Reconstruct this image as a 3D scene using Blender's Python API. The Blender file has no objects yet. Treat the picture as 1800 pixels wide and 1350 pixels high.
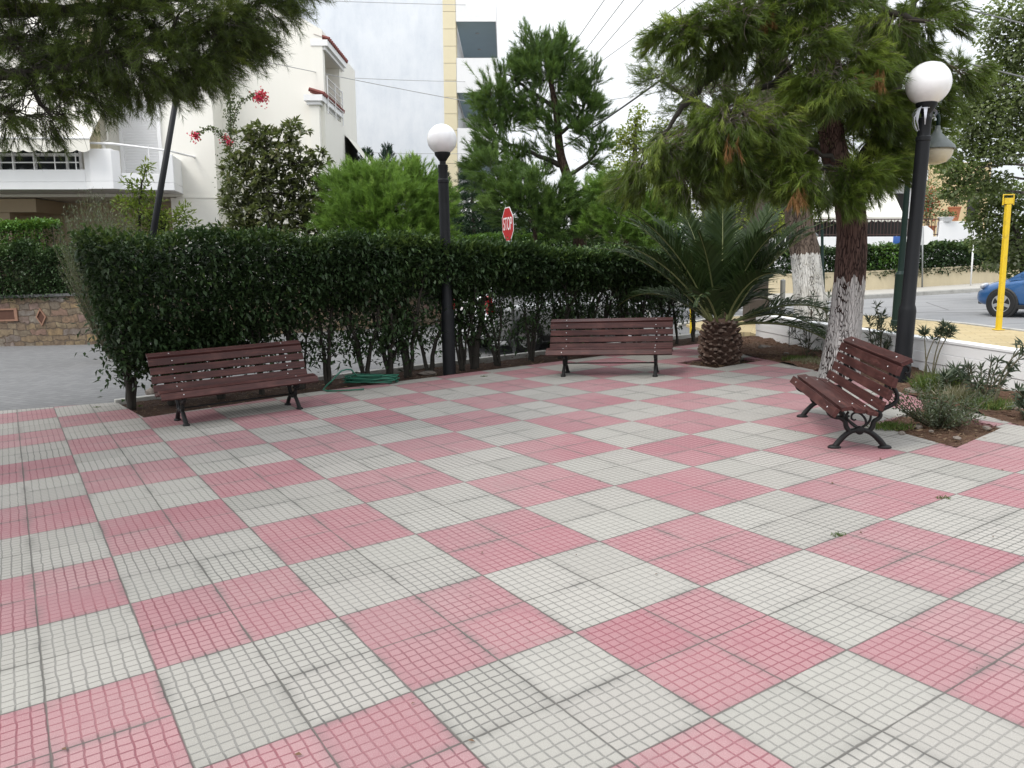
import bpy, math, random
import numpy as np
from mathutils import Vector, Matrix, Euler

random.seed(7)
RNG = np.random.default_rng(7)
scene = bpy.context.scene
COL = scene.collection
PI = math.pi
rad = math.radians

# ------------------------------------------------------------------ camera (solved from the tile grid, tiles 0.4 m)
F0, PITCH, ROLL, YAW = 1358.56, 0.157614102, -0.0371711927, 2.56987304
GX, GY, HC = 4.22345622, -2.42911643, 1.640146
FW = np.array([0, math.cos(PITCH), -math.sin(PITCH)])
_r = np.array([1.0, 0, 0]); _u = np.cross(_r, FW)
CR = _r*math.cos(ROLL)+_u*math.sin(ROLL)
CU = -_r*math.sin(ROLL)+_u*math.cos(ROLL)
CAM = np.array([0, 0, HC])
LEAN = rad(2.0)          # the plaza slopes by about two degrees against the plumb line
RI = np.array([math.sin(YAW), math.cos(YAW)]); RJ = np.array([-math.cos(YAW), math.sin(YAW)])

def ray(px, py): return FW+CR*(px-900)/F0+CU*(675-py)/F0
def G(px, py, z=0.0):
    d = ray(px, py); return CAM+d*((z-HC)/d[2])
def at(px, py, Y):
    d = ray(px, py); return CAM+d*(Y/d[1])
def grid(i, j, z=0.0):
    v = 0.8*((i-GX)*RI+(j-GY)*RJ); return np.array([v[0], v[1], z])
def V(a): return Vector((float(a[0]), float(a[1]), float(a[2])))

cam_d = bpy.data.cameras.new('camera'); cam = bpy.data.objects.new('camera', cam_d); COL.objects.link(cam)
cam_d.sensor_width = 36; cam_d.lens = 36*F0/1800; cam_d.clip_start = 0.05; cam_d.clip_end = 2000
cam.matrix_world = Matrix(((CR[0], CU[0], -FW[0], CAM[0]), (CR[1], CU[1], -FW[1], CAM[1]), (CR[2], CU[2], -FW[2], CAM[2]), (0, 0, 0, 1)))
scene.camera = cam

# ------------------------------------------------------------------ objects, names, labels
def link(o, parent=None):
    COL.objects.link(o)
    if parent is not None: o.parent = parent
    return o
def tag(o, label=None, cat=None, group=None, kind=None):
    if label: o['label'] = label
    if cat: o['category'] = cat
    if group: o['group'] = group
    if kind: o['kind'] = kind
    return o
def thing(name, label, cat, loc=(0, 0, 0), rotz=0.0, group=None, lean=0.0):
    o = bpy.data.objects.new(name, None); o.empty_display_size = 0.2
    o.location = V(loc); o.rotation_euler = Euler((0, lean, rotz), 'XYZ')
    COL.objects.link(o); return tag(o, label, cat, group)
def dup(root, label=None, group=None):
    r = root.copy(); COL.objects.link(r)
    if label: r['label'] = label
    if group: r['group'] = group
    for ch in list(root.children):
        c = ch.copy(); COL.objects.link(c); c.parent = r
        for g in list(ch.children):
            d = g.copy(); COL.objects.link(d); d.parent = c
    return r

# ------------------------------------------------------------------ mesh builder
class MB:
    def __init__(s): s.v = []; s.f = []; s.m = []; s.mi = 0
    def add(s, vs, fs):
        b = len(s.v); s.v += [tuple(map(float, p)) for p in vs]
        for f in fs: s.f.append(tuple(b+i for i in f)); s.m.append(s.mi)
        return s
    def mat(s, i): s.mi = i; return s
    def box(s, c, d, R=None):
        x, y, z = d[0]/2, d[1]/2, d[2]/2
        P = [Vector(p) for p in [(-x, -y, -z), (x, -y, -z), (x, y, -z), (-x, y, -z), (-x, -y, z), (x, -y, z), (x, y, z), (-x, y, z)]]
        if R is not None: P = [R @ p for p in P]
        c = Vector(c)
        return s.add([p+c for p in P], [(3, 2, 1, 0), (4, 5, 6, 7), (0, 1, 5, 4), (1, 2, 6, 5), (2, 3, 7, 6), (3, 0, 4, 7)])
    def bx(s, x0, x1, y0, y1, z0, z1):
        return s.box(((x0+x1)/2, (y0+y1)/2, (z0+z1)/2), (x1-x0, y1-y0, z1-z0))
    def tube(s, pts, rs, n=10, cap=True, flat=1.0, flat_axis=None, jit=0.0):
        pts = [Vector([float(k) for k in p]) for p in pts]
        if not hasattr(rs, '__len__'): rs = [rs]*len(pts)
        b = len(s.v); ref = None
        for i, p in enumerate(pts):
            t = (pts[min(i+1, len(pts)-1)]-pts[max(i-1, 0)])
            if t.length < 1e-9: t = Vector((0, 0, 1))
            t.normalize()
            if flat_axis is not None: a = Vector(flat_axis); a = (a-t*a.dot(t)).normalized()
            else:
                if ref is None: ref = Vector((1, 0, 0)) if abs(t.x) < 0.8 else Vector((0, 1, 0))
                a = (ref-t*ref.dot(t)).normalized(); ref = a
            c = t.cross(a)
            for k in range(n):
                th = 2*PI*k/n; rr = rs[i]*(1+(random.uniform(-jit, jit) if jit else 0))
                s.v.append(tuple(p+a*(math.cos(th)*rr*flat)+c*(math.sin(th)*rr)))
        for i in range(len(pts)-1):
            for k in range(n):
                s.f.append((b+i*n+k, b+i*n+(k+1) % n, b+(i+1)*n+(k+1) % n, b+(i+1)*n+k)); s.m.append(s.mi)
        if cap:
            s.f.append(tuple(b+k for k in reversed(range(n)))); s.m.append(s.mi)
            e = b+(len(pts)-1)*n; s.f.append(tuple(e+k for k in range(n))); s.m.append(s.mi)
        return s
    def lathe(s, prof, n=24, c=(0, 0, 0), M=None):
        b = len(s.v); c = Vector(c)
        for r, z in prof:
            for k in range(n):
                p = Vector((r*math.cos(2*PI*k/n), r*math.sin(2*PI*k/n), z))
                if M is not None: p = M @ p
                s.v.append(tuple(p+c))
        for i in range(len(prof)-1):
            for k in range(n):
                s.f.append((b+i*n+k, b+i*n+(k+1) % n, b+(i+1)*n+(k+1) % n, b+(i+1)*n+k)); s.m.append(s.mi)
        s.f.append(tuple(b+k for k in reversed(range(n)))); s.m.append(s.mi)
        e = b+(len(prof)-1)*n; s.f.append(tuple(e+k for k in range(n))); s.m.append(s.mi)
        return s
    def prism(s, poly, z0, z1):
        n = len(poly); vs = [(p[0], p[1], z0) for p in poly]+[(p[0], p[1], z1) for p in poly]
        fs = [tuple(reversed(range(n))), tuple(range(n, 2*n))]+[(i, (i+1) % n, n+(i+1) % n, n+i) for i in range(n)]
        return s.add(vs, fs)
    def build(s, name, mats, parent=None, smooth=False, bevel=0.0, auto=None, seg=2):
        me = bpy.data.meshes.new(name); me.from_pydata(s.v, [], s.f)
        for m in (mats if isinstance(mats, (list, tuple)) else [mats]): me.materials.append(m)
        me.polygons.foreach_set('material_index', s.m)
        if smooth or auto: me.polygons.foreach_set('use_smooth', [True]*len(me.polygons))
        me.update()
        if auto: me.set_sharp_from_angle(angle=rad(auto))
        o = link(bpy.data.objects.new(name, me), parent)
        if bevel:
            b = o.modifiers.new('bevel', 'BEVEL'); b.width = bevel; b.segments = seg; b.limit_method = 'ANGLE'; b.angle_limit = rad(35)
        return o

def np_mesh(name, verts, k, mat, parent=None, tint=None, smooth=False):
    """verts (n*k,3): n faces with k own vertices each; tint per face."""
    verts = np.ascontiguousarray(verts, dtype=np.float32); nv = len(verts); nf = nv//k
    me = bpy.data.meshes.new(name); me.vertices.add(nv); me.loops.add(nv); me.polygons.add(nf)
    me.vertices.foreach_set('co', verts.ravel()); me.loops.foreach_set('vertex_index', np.arange(nv, dtype=np.int32))
    me.polygons.foreach_set('loop_start', np.arange(0, nv, k, dtype=np.int32))
    me.polygons.foreach_set('loop_total', np.full(nf, k, dtype=np.int32))
    if tint is not None:
        a = me.attributes.new('tint', 'FLOAT', 'FACE'); a.data.foreach_set('value', np.asarray(tint, dtype=np.float32))
    me.materials.append(mat); me.update(calc_edges=True)
    return link(bpy.data.objects.new(name, me), parent)

def nrm(a): return a/np.maximum(np.linalg.norm(a, axis=-1, keepdims=True), 1e-9)
def rdir(n, rng=None): return nrm((rng or RNG).normal(size=(n, 3)))
def perp(d):
    r = rdir(len(d)); return nrm(np.cross(d, r))

def leaf_quads(pos, d, L, W, fold=0.25, bend=0.15, nup=None):
    """diamond leaves: base pos, direction d, length L, width W"""
    n = len(pos); L = np.broadcast_to(np.asarray(L, float), (n,))[:, None]; W = np.broadcast_to(np.asarray(W, float), (n,))[:, None]
    if nup is None: s = perp(d)
    else:
        s = nrm(np.cross(d, nup+0.35*rdir(n)))
    up = nrm(np.cross(s, d))
    mid = pos+d*L*0.45+up*(W*fold)
    v = np.stack([pos, mid+s*W*0.5, pos+d*L-up*L*bend, mid-s*W*0.5], 1)
    return v.reshape(-1, 3)
def needle_tris(base, d, L, w):
    s = perp(d); n = len(base); L = np.broadcast_to(np.asarray(L, float), (n,))[:, None]
    return np.stack([base-s*w/2, base+s*w/2, base+d*L], 1).reshape(-1, 3)
def sticks(p0, p1, r0, r1):
    """three sided tapering sticks -> quads"""
    d = nrm(p1-p0); a = perp(d); b = np.cross(d, a); n = len(p0)
    r0 = np.broadcast_to(np.asarray(r0, float), (n,))[:, None]; r1 = np.broadcast_to(np.asarray(r1, float), (n,))[:, None]
    out = []; c = [(math.cos(t), math.sin(t)) for t in (0, 2*PI/3, 4*PI/3)]
    for k in range(3):
        e0 = a*c[k][0]+b*c[k][1]; e1 = a*c[(k+1) % 3][0]+b*c[(k+1) % 3][1]
        out.append(np.stack([p0+e0*r0, p0+e1*r0, p1+e1*r1, p1+e0*r1], 1))
    return np.concatenate(out, 0).reshape(-1, 3)
def ball(n, power=0.5):
    return rdir(n)*(RNG.random(n)**power)[:, None]

# ------------------------------------------------------------------ materials
def N(nt, t, **kw):
    n = nt.nodes.new(t)
    for k, v in kw.items():
        if k.startswith('i_'):
            n.inputs[k[2:].replace('_', ' ')].default_value = v
        else: setattr(n, k, v)
    return n
class NT:
    def __init__(s, name):
        s.m = bpy.data.materials.new(name); s.m.use_nodes = True; s.t = s.m.node_tree
        s.b = s.t.nodes['Principled BSDF']; s.out = s.t.nodes['Material Output']
    def l(s, a, b): s.t.links.new(a, b)
    def math(s, op, a, b=None, c=None, clamp=False):
        n = s.t.nodes.new('ShaderNodeMath'); n.operation = op; n.use_clamp = clamp
        for i, x in enumerate((a, b, c)):
            if x is None: continue
            if isinstance(x, (int, float)): n.inputs[i].default_value = x
            else: s.l(x, n.inputs[i])
        return n.outputs[0]
    def mix(s, f, a, b, mode='MIX'):
        n = s.t.nodes.new('ShaderNodeMix'); n.data_type = 'RGBA'; n.blend_type = mode
        for i, x in ((0, f), (6, a), (7, b)):
            if isinstance(x, (int, float)): n.inputs[i].default_value = x
            elif isinstance(x, (tuple, list)): n.inputs[i].default_value = (*x[:3], 1)
            else: s.l(x, n.inputs[i])
        return n.outputs[2]
    def ramp(s, f, stops, interp='LINEAR'):
        n = s.t.nodes.new('ShaderNodeValToRGB'); n.color_ramp.interpolation = interp
        el = n.color_ramp.elements
        while len(el) < len(stops): el.new(0.5)
        for e, (p, c) in zip(el, stops):
            e.position = p; e.color = (*c, 1) if hasattr(c, '__len__') else (c, c, c, 1)
        s.l(f, n.inputs[0]); return n.outputs[0]
    def coord(s, kind='Object', scale=None, rot=None):
        o = s.t.nodes.new('ShaderNodeTexCoord').outputs[kind]
        if scale is None and rot is None: return o
        mp = s.t.nodes.new('ShaderNodeMapping'); s.l(o, mp.inputs[0])
        if scale is not None: mp.inputs['Scale'].default_value = scale
        if rot is not None: mp.inputs['Rotation'].default_value = rot
        return mp.outputs[0]
    def noise(s, vec, sc, detail=4, rough=0.55, out='Fac', dist=0.0):
        n = s.t.nodes.new('ShaderNodeTexNoise'); n.inputs['Scale'].default_value = sc; n.inputs['Detail'].default_value = detail
        n.inputs['Roughness'].default_value = rough; n.inputs['Distortion'].default_value = dist
        s.l(vec, n.inputs['Vector']); return n.outputs[out]
    def vor(s, vec, sc, out='Distance', feature='F1', rnd=1.0):
        n = s.t.nodes.new('ShaderNodeTexVoronoi'); n.feature = feature; n.inputs['Scale'].default_value = sc
        n.inputs['Randomness'].default_value = rnd; s.l(vec, n.inputs['Vector']); return n.outputs[out]
    def bump(s, h, strength=0.5, dist=0.01):
        n = s.t.nodes.new('ShaderNodeBump'); n.inputs['Strength'].default_value = strength; n.inputs['Distance'].default_value = dist
        s.l(h, n.inputs['Height']); s.l(n.outputs[0], s.b.inputs['Normal']); return n
    def col(s, c):
        if isinstance(c, (tuple, list)): s.b.inputs['Base Color'].default_value = (*c[:3], 1)
        else: s.l(c, s.b.inputs['Base Color'])
        return s
    def rough(s, r):
        if isinstance(r, (int, float)): s.b.inputs['Roughness'].default_value = r
        else: s.l(r, s.b.inputs['Roughness'])
        return s
    def spec(s, v): s.b.inputs['Specular IOR Level'].default_value = v; return s

def plain(name, c, rough=0.6, var=0.12, sc=6.0, metal=0.0, bump=0.0, bsc=60, spec=0.5, dirt=None):
    t = NT(name); v = t.coord()
    n = t.noise(v, sc, 5)
    lo = tuple(x*(1-var) for x in c); hi = tuple(min(1, x*(1+var)) for x in c)
    col = t.mix(n, lo, hi)
    if dirt:
        d = t.noise(v, dirt[1], 6, 0.7); d = t.ramp(d, [(0.5, 0), (0.75, 1)])
        col = t.mix(t.math('MULTIPLY', d, dirt[2]), col, dirt[0])
    t.col(col); t.rough(rough); t.spec(spec); t.b.inputs['Metallic'].default_value = metal
    if bump: t.bump(t.noise(v, bsc, 4), bump, 0.01)
    return t.m

def foliage(name, a, b, c=None, rough=0.5, trans=0.25, spec=0.4, clump=1.2):
    """leaf colour from a per-leaf tint plus a soft per-branch variation; light passes through thin leaves"""
    t = NT(name); at_ = t.t.nodes.new('ShaderNodeAttribute'); at_.attribute_name = 'tint'
    f = at_.outputs['Fac']; nz = t.noise(t.coord(), clump, 2)
    f2 = t.math('MULTIPLY_ADD', t.math('SUBTRACT', nz, 0.5), 0.9, f, clamp=True)
    col = t.ramp(f2, [(0.0, a), (0.55, b), (1.0, c or b)])
    t.col(col); t.rough(rough); t.spec(spec)
    tr = t.t.nodes.new('ShaderNodeBsdfTranslucent'); t.l(t.mix(0.5, col, (0.25, 0.35, 0.04), 'MIX') if trans > 0.2 else col, tr.inputs[0])
    ms = t.t.nodes.new('ShaderNodeMixShader'); ms.inputs[0].default_value = trans
    t.l(t.b.outputs[0], ms.inputs[1]); t.l(tr.outputs[0], ms.inputs[2]); t.l(ms.outputs[0], t.out.inputs[0])
    return t.m

def bark(name, a, b, white_to=None, white=(0.52, 0.495, 0.475), sc=9.0, stretch=0.15):
    t = NT(name); v = t.coord('Object', scale=(1, 1, stretch))
    v2 = t.t.nodes.new('ShaderNodeVectorMath'); v2.operation = 'ADD'
    nz = t.noise(v, 5, 3, out='Color'); sc2 = t.t.nodes.new('ShaderNodeVectorMath'); sc2.operation = 'SCALE'; sc2.inputs['Scale'].default_value = 0.09
    t.l(nz, sc2.inputs[0]); t.l(v, v2.inputs[0]); t.l(sc2.outputs[0], v2.inputs[1])
    cell = t.vor(v2.outputs[0], sc*5.2, feature='DISTANCE_TO_EDGE')
    cell2 = t.vor(v2.outputs[0], sc*2.0, feature='DISTANCE_TO_EDGE')
    thr = t.noise(v, 7, 3)
    crack = t.math('MULTIPLY', t.ramp(t.math('ADD', cell, t.math('MULTIPLY', t.math('SUBTRACT', thr, 0.5), 0.5)), [(0.0, 0), (0.10, 1)]), t.ramp(cell2, [(0.0, 0.25), (0.045, 1)]))
    fine = t.noise(v, 40, 5)
    col = t.mix(fine, a, b); col = t.mix(crack, tuple(x*0.35 for x in a), col)
    if white_to is not None:
        sep = t.t.nodes.new('ShaderNodeSeparateXYZ'); t.l(t.coord(), sep.inputs[0])
        edge = t.math('MULTIPLY_ADD', t.noise(t.coord('Object', scale=(1, 1, 0.25)), 14, 4), 0.35, sep.outputs[2])
        wet = t.math('LESS_THAN', edge, white_to+0.17)
        chips = t.ramp(t.math('ADD', t.math('MULTIPLY', crack, 0.75), t.math('MULTIPLY', fine, 0.5)), [(0.36, 0), (0.50, 1)])
        wcol = t.mix(fine, tuple(x*0.88 for x in white), white)
        col = t.mix(t.math('MULTIPLY', wet, chips), col, wcol)
    t.col(col); t.rough(0.9); t.spec(0.15)
    h = t.math('ADD', t.math('MULTIPLY', crack, 1.0), t.math('MULTIPLY', fine, 0.35))
    t.bump(h, 0.9, 0.02)
    return t.m

def tile_material():
    t = NT('plaza_tiles')
    v = t.coord()
    sep = t.t.nodes.new('ShaderNodeSeparateXYZ'); t.l(v, sep.inputs[0]); x, y = sep.outputs[0], sep.outputs[1]
    T = 0.4
    # every tile is cast and laid a little crooked: jitter per tile
    tx0 = t.math('FLOOR', t.math('DIVIDE', x, T)); ty0 = t.math('FLOOR', t.math('DIVIDE', y, T))
    cmb = t.t.nodes.new('ShaderNodeCombineXYZ'); t.l(tx0, cmb.inputs[0]); t.l(ty0, cmb.inputs[1])
    wn = t.t.nodes.new('ShaderNodeTexWhiteNoise'); wn.noise_dimensions = '2D'; t.l(cmb.outputs[0], wn.inputs[0])
    rnd = wn.outputs['Value']; rcol = wn.outputs['Color']
    rs = t.t.nodes.new('ShaderNodeSeparateColor'); t.l(rcol, rs.inputs[0])
    r1, r2, r3 = rs.outputs[0], rs.outputs[1], rs.outputs[2]
    fx = t.math('SUBTRACT', t.math('DIVIDE', x, T), tx0); fy = t.math('SUBTRACT', t.math('DIVIDE', y, T), ty0)
    # joint
    jn = t.noise(v, 5.0, 3)
    ex = t.math('MINIMUM', fx, t.math('SUBTRACT', 1, fx)); ey = t.math('MINIMUM', fy, t.math('SUBTRACT', 1, fy))
    ed = t.math('MINIMUM', ex, ey)
    jw = t.math('MULTIPLY_ADD', jn, 0.062, -0.017)
    joint = t.math('SUBTRACT', 1, t.math('SMOOTH_MIN', t.math('DIVIDE', ed, t.math('MAXIMUM', jw, 0.004)), 1, 0.3), clamp=True)
    # grooves: eight raised squares a side, wavering
    nb = 8.0
    wob = t.noise(v, 9.0, 2, out='Color'); ws = t.t.nodes.new('ShaderNodeSeparateColor'); t.l(wob, ws.inputs[0])
    gx = t.math('MULTIPLY', t.math('ADD', fx, t.math('MULTIPLY', t.math('SUBTRACT', ws.outputs[0], 0.5), 0.045)), nb)
    gy = t.math('MULTIPLY', t.math('ADD', fy, t.math('MULTIPLY', t.math('SUBTRACT', ws.outputs[1], 0.5), 0.045)), nb)
    hx = t.math('FRACT', gx); hy = t.math('FRACT', gy)
    dx = t.math('MINIMUM', hx, t.math('SUBTRACT', 1, hx)); dy = t.math('MINIMUM', hy, t.math('SUBTRACT', 1, hy))
    gd = t.math('MINIMUM', dx, dy)
    gw = t.math('MULTIPLY_ADD', t.noise(v, 2.6, 3), 0.09, 0.045)
    gr = t.t.nodes.new('ShaderNodeMapRange'); gr.interpolation_type = 'SMOOTHSTEP'
    t.l(gd, gr.inputs[0]); gr.inputs[1].default_value = 0.03; t.l(t.math('MULTIPLY_ADD', gw, 0.7, 0.05), gr.inputs[2]); gr.inputs[3].default_value = 1; gr.inputs[4].default_value = 0
    worn_lo = t.ramp(t.noise(v, 0.42, 4, 0.6), [(0.36, 0.55), (0.60, 1.0)])
    groove = t.math('MULTIPLY', gr.outputs[0], worn_lo)
    # checker of 2 x 2 tiles
    cx = t.math('FLOOR', t.math('DIVIDE', x, 0.8)); cy = t.math('FLOOR', t.math('DIVIDE', y, 0.8))
    par = t.math('MODULO', t.math('ADD', t.math('ADD', cx, cy), 200.0), 2.0)
    pinkf = par
    # colours
    big = t.noise(v, 0.55, 4); mid = t.noise(v, 3.2, 5, 0.65); fine = t.noise(v, 240, 2, 0.7)
    wtop = t.mix(r1, (0.298, 0.287, 0.256), (0.355, 0.343, 0.308)); wtop = t.mix(t.math('MULTIPLY', r3, 0.3), wtop, (0.405, 0.372, 0.345))
    wgr = t.mix(t.math('POWER', r2, 1.6), (0.18, 0.176, 0.16), (0.09, 0.089, 0.081))
    ptop = t.mix(r1, (0.315, 0.147, 0.162), (0.362, 0.193, 0.202))
    pgr = t.mix(r2, (0.17, 0.032, 0.05), (0.23, 0.058, 0.077))
    gcol = t.mix(groove, wtop, wgr); pcol = t.mix(t.math('MULTIPLY', gr.outputs[0], t.math('MULTIPLY_ADD', worn_lo, 0.4, 0.6)), ptop, pgr)
    worn = t.ramp(mid, [(0.5, 0), (0.72, 1)])
    pcol = t.mix(t.math('MULTIPLY', worn, 0.7), pcol, (0.29, 0.115, 0.135))
    base = t.mix(pinkf, gcol, pcol)
    base = t.mix(t.ramp(big, [(0.38, 0.0), (0.72, 0.26)]), base, (0.33, 0.31, 0.29))
    grime = t.ramp(t.noise(v, 1.7, 6, 0.7), [(0.55, 0), (0.8, 1)])
    base = t.mix(t.math('MULTIPLY', grime, 0.34), base, (0.25, 0.24, 0.22))
    base = t.mix(t.math('MULTIPLY', t.math('SUBTRACT', fine, 0.5), 0.9, clamp=True), base, (0.66, 0.64, 0.62))
    base = t.mix(t.math('MULTIPLY', t.math('SUBTRACT', 0.5, fine), 0.9, clamp=True), base, (0.2, 0.15, 0.15))
    # dark dirt collects along some joints
    jd = t.t.nodes.new('ShaderNodeMapRange'); jd.interpolation_type = 'SMOOTHSTEP'; t.l(ed, jd.inputs[0]); jd.inputs[1].default_value = 0.0; jd.inputs[2].default_value = 0.13; jd.inputs[3].default_value = 1; jd.inputs[4].default_value = 0
    soot = t.math('MULTIPLY', t.math('MULTIPLY', jd.outputs[0], t.ramp(t.noise(v, 2.4, 5), [(0.42, 0), (0.60, 1)])), t.math('MULTIPLY_ADD', groove, 0.65, 0.3))
    base = t.mix(soot, base, (0.085, 0.085, 0.08))
    base = t.mix(joint, base, t.mix(mid, (0.07, 0.065, 0.055), (0.19, 0.18, 0.165)))
    t.col(base); t.rough(t.math('MULTIPLY_ADD', mid, 0.25, 0.6)); t.spec(0.3)
    h = t.math('ADD', t.math('MULTIPLY', groove, -1.0), t.math('MULTIPLY', joint, -2.0))
    h = t.math('ADD', h, t.math('MULTIPLY', t.math('SUBTRACT', fx, 0.5), t.math('MULTIPLY_ADD', r1, 4.0, -2.0))); h = t.math('ADD', h, t.math('MULTIPLY', t.math('SUBTRACT', fy, 0.5), t.math('MULTIPLY_ADD', r3, 4.0, -2.0))); h = t.math('ADD', h, t.math('MULTIPLY', fine, 0.25))
    t.bump(h, 0.55, 0.004)
    return t.m

def soil_material(name, a, b, c, sc=3.0):
    t = NT(name); v = t.coord()
    n1 = t.noise(v, sc, 8, 0.7); n2 = t.noise(v, sc*9, 6, 0.7)
    col = t.ramp(n1, [(0.3, a), (0.52, b), (0.72, c)]); col = t.mix(t.math('MULTIPLY', n2, 0.6), col, tuple(x*0.4 for x in a))
    st = t.vor(v, 55, 'Color'); stm = t.ramp(t.vor(v, 55), [(0.12, 1), (0.2, 0)])
    pick = t.t.nodes.new('ShaderNodeSeparateColor'); t.l(st, pick.inputs[0])
    m = t.math('MULTIPLY', stm, t.math('GREATER_THAN', pick.outputs[0], 0.72))
    col = t.mix(m, col, (0.34, 0.30, 0.26))
    t.col(col); t.rough(0.95); t.spec(0.1); t.bump(t.math('ADD', n2, n1), 1.0, 0.03)
    return t.m

def brick_material(name, c1, c2, mortar, sw, sh, mort=0.01, rotz=0.0, rough=0.85, bump=0.5, vary=0.5):
    t = NT(name); v = t.coord('Object', scale=(1, 1, 1), rot=(0, 0, rotz))
    b = t.t.nodes.new('ShaderNodeTexBrick'); t.l(v, b.inputs['Vector'])
    b.inputs['Scale'].default_value = 1; b.inputs['Brick Width'].default_value = sw; b.inputs['Row Height'].default_value = sh
    b.inputs['Mortar Size'].default_value = mort; b.inputs['Mortar Smooth'].default_value = 0.3
    b.inputs['Color1'].default_value = (*c1, 1); b.inputs['Color2'].default_value = (*c2, 1); b.inputs['Mortar'].default_value = (*mortar, 1)
    n = t.noise(v, 0.8, 6, 0.65); f = t.noise(v, 30, 4)
    col = t.mix(t.math('MULTIPLY', n, vary), b.outputs['Color'], tuple(x*0.55 for x in c1))
    col = t.mix(t.math('MULTIPLY', f, 0.3), col, tuple(min(1, x*1.5) for x in c2))
    t.col(col); t.rough(rough); t.spec(0.25)
    t.bump(t.math('ADD', t.math('MULTIPLY', b.outputs['Fac'], -1), t.math('MULTIPLY', f, 0.3)), bump, 0.008)
    return t.m

def asphalt_material():
    t = NT('asphalt'); v = t.coord()
    n = t.noise(v, 0.25, 6, 0.6); f = t.noise(v, 120, 3); st = t.noise(t.coord('Object', scale=(0.35, 1.2, 1)), 0.6, 5, 0.6)
    col = t.mix(n, (0.20, 0.20, 0.205), (0.29, 0.29, 0.295)); col = t.mix(t.ramp(st, [(0.5, 0), (0.62, 0.55)]), col, (0.15, 0.15, 0.155))
    col = t.mix(t.math('MULTIPLY', f, 0.4), col, (0.36, 0.36, 0.35))
    crack = t.ramp(t.vor(v, 0.35, feature='DISTANCE_TO_EDGE'), [(0.004, 1), (0.012, 0)])
    col = t.mix(t.math('MULTIPLY', crack, 0.7), col, (0.06, 0.06, 0.06))
    t.col(col); t.rough(0.85); t.bump(f, 0.3, 0.005); return t.m

def stone_wall_material():
    t = NT('rubble_stone'); v = t.coord()
    nz = t.noise(v, 3.4, 5, 0.65, out='Color'); s1 = t.t.nodes.new('ShaderNodeVectorMath'); s1.operation = 'SCALE'; s1.inputs['Scale'].default_value = 0.26; t.l(nz, s1.inputs[0])
    ad = t.t.nodes.new('ShaderNodeVectorMath'); ad.operation = 'ADD'; t.l(v, ad.inputs[0]); t.l(s1.outputs[0], ad.inputs[1])
    b = t.t.nodes.new('ShaderNodeTexBrick'); sw_ = t.t.nodes.new('ShaderNodeSeparateXYZ'); t.l(ad.outputs[0], sw_.inputs[0])
    cb = t.t.nodes.new('ShaderNodeCombineXYZ'); t.l(sw_.outputs[0], cb.inputs[0]); t.l(sw_.outputs[2], cb.inputs[1]); t.l(cb.outputs[0], b.inputs['Vector'])
    for k_, v_ in (('Scale', 1), ('Brick Width', 0.46), ('Row Height', 0.165), ('Mortar Size', 0.016), ('Mortar Smooth', 0.8)): b.inputs[k_].default_value = v_
    b.offset_frequency = 2; b.squash = 0.62; b.squash_frequency = 3; b.offset = 0.37
    b.inputs['Color1'].default_value = (0, 0, 0, 1); b.inputs['Color2'].default_value = (1, 1, 1, 1); b.inputs['Mortar'].default_value = (0.5, 0.5, 0.5, 1)
    sp = t.t.nodes.new('ShaderNodeSeparateColor'); t.l(b.outputs['Color'], sp.inputs[0]); dist = t.math('MULTIPLY', t.math('SUBTRACT', 1, b.outputs['Fac']), 0.2)
    col = t.ramp(sp.outputs[0], [(0, (0.20, 0.145, 0.105)), (0.25, (0.30, 0.225, 0.135)), (0.45, (0.215, 0.19, 0.165)), (0.6, (0.35, 0.26, 0.125)), (0.75, (0.27, 0.165, 0.14)), (0.9, (0.24, 0.22, 0.20)), (1, (0.36, 0.30, 0.20))])
    n = t.noise(v, 7, 8, 0.7); col = t.mix(t.ramp(n, [(0.38, 0.8), (0.68, 0)]), col, (0.10, 0.075, 0.055))
    col = t.mix(t.ramp(dist, [(0.0, 1), (0.055, 0)]), col, (0.16, 0.125, 0.10))
    t.col(col); t.rough(0.92); t.spec(0.2)
    h = t.math('ADD', t.ramp(dist, [(0, 0), (0.16, 1)]), t.math('MULTIPLY', n, 0.6)); t.bump(h, 1.0, 0.05)
    return t.m

def stained_wall(name, base, stain, amt=0.5, streak=(1.0, 1.0, 0.12)):
    t = NT(name); v = t.coord('Object', scale=streak); v0 = t.coord()
    s1 = t.noise(v, 2.2, 6, 0.65); s2 = t.noise(v0, 0.35, 5, 0.6)
    f = t.math('MULTIPLY', t.math('ADD', t.ramp(s1, [(0.42, 0), (0.72, 1)]), t.ramp(s2, [(0.4, 0), (0.7, 1)])), amt*0.5)
    col = t.mix(f, base, stain); col = t.mix(t.math('MULTIPLY', t.noise(v0, 18, 4), 0.12), col, (0.95, 0.95, 0.95))
    t.col(col); t.rough(0.85); t.spec(0.2); t.bump(t.noise(v0, 45, 3), 0.25, 0.006); return t.m

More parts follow.
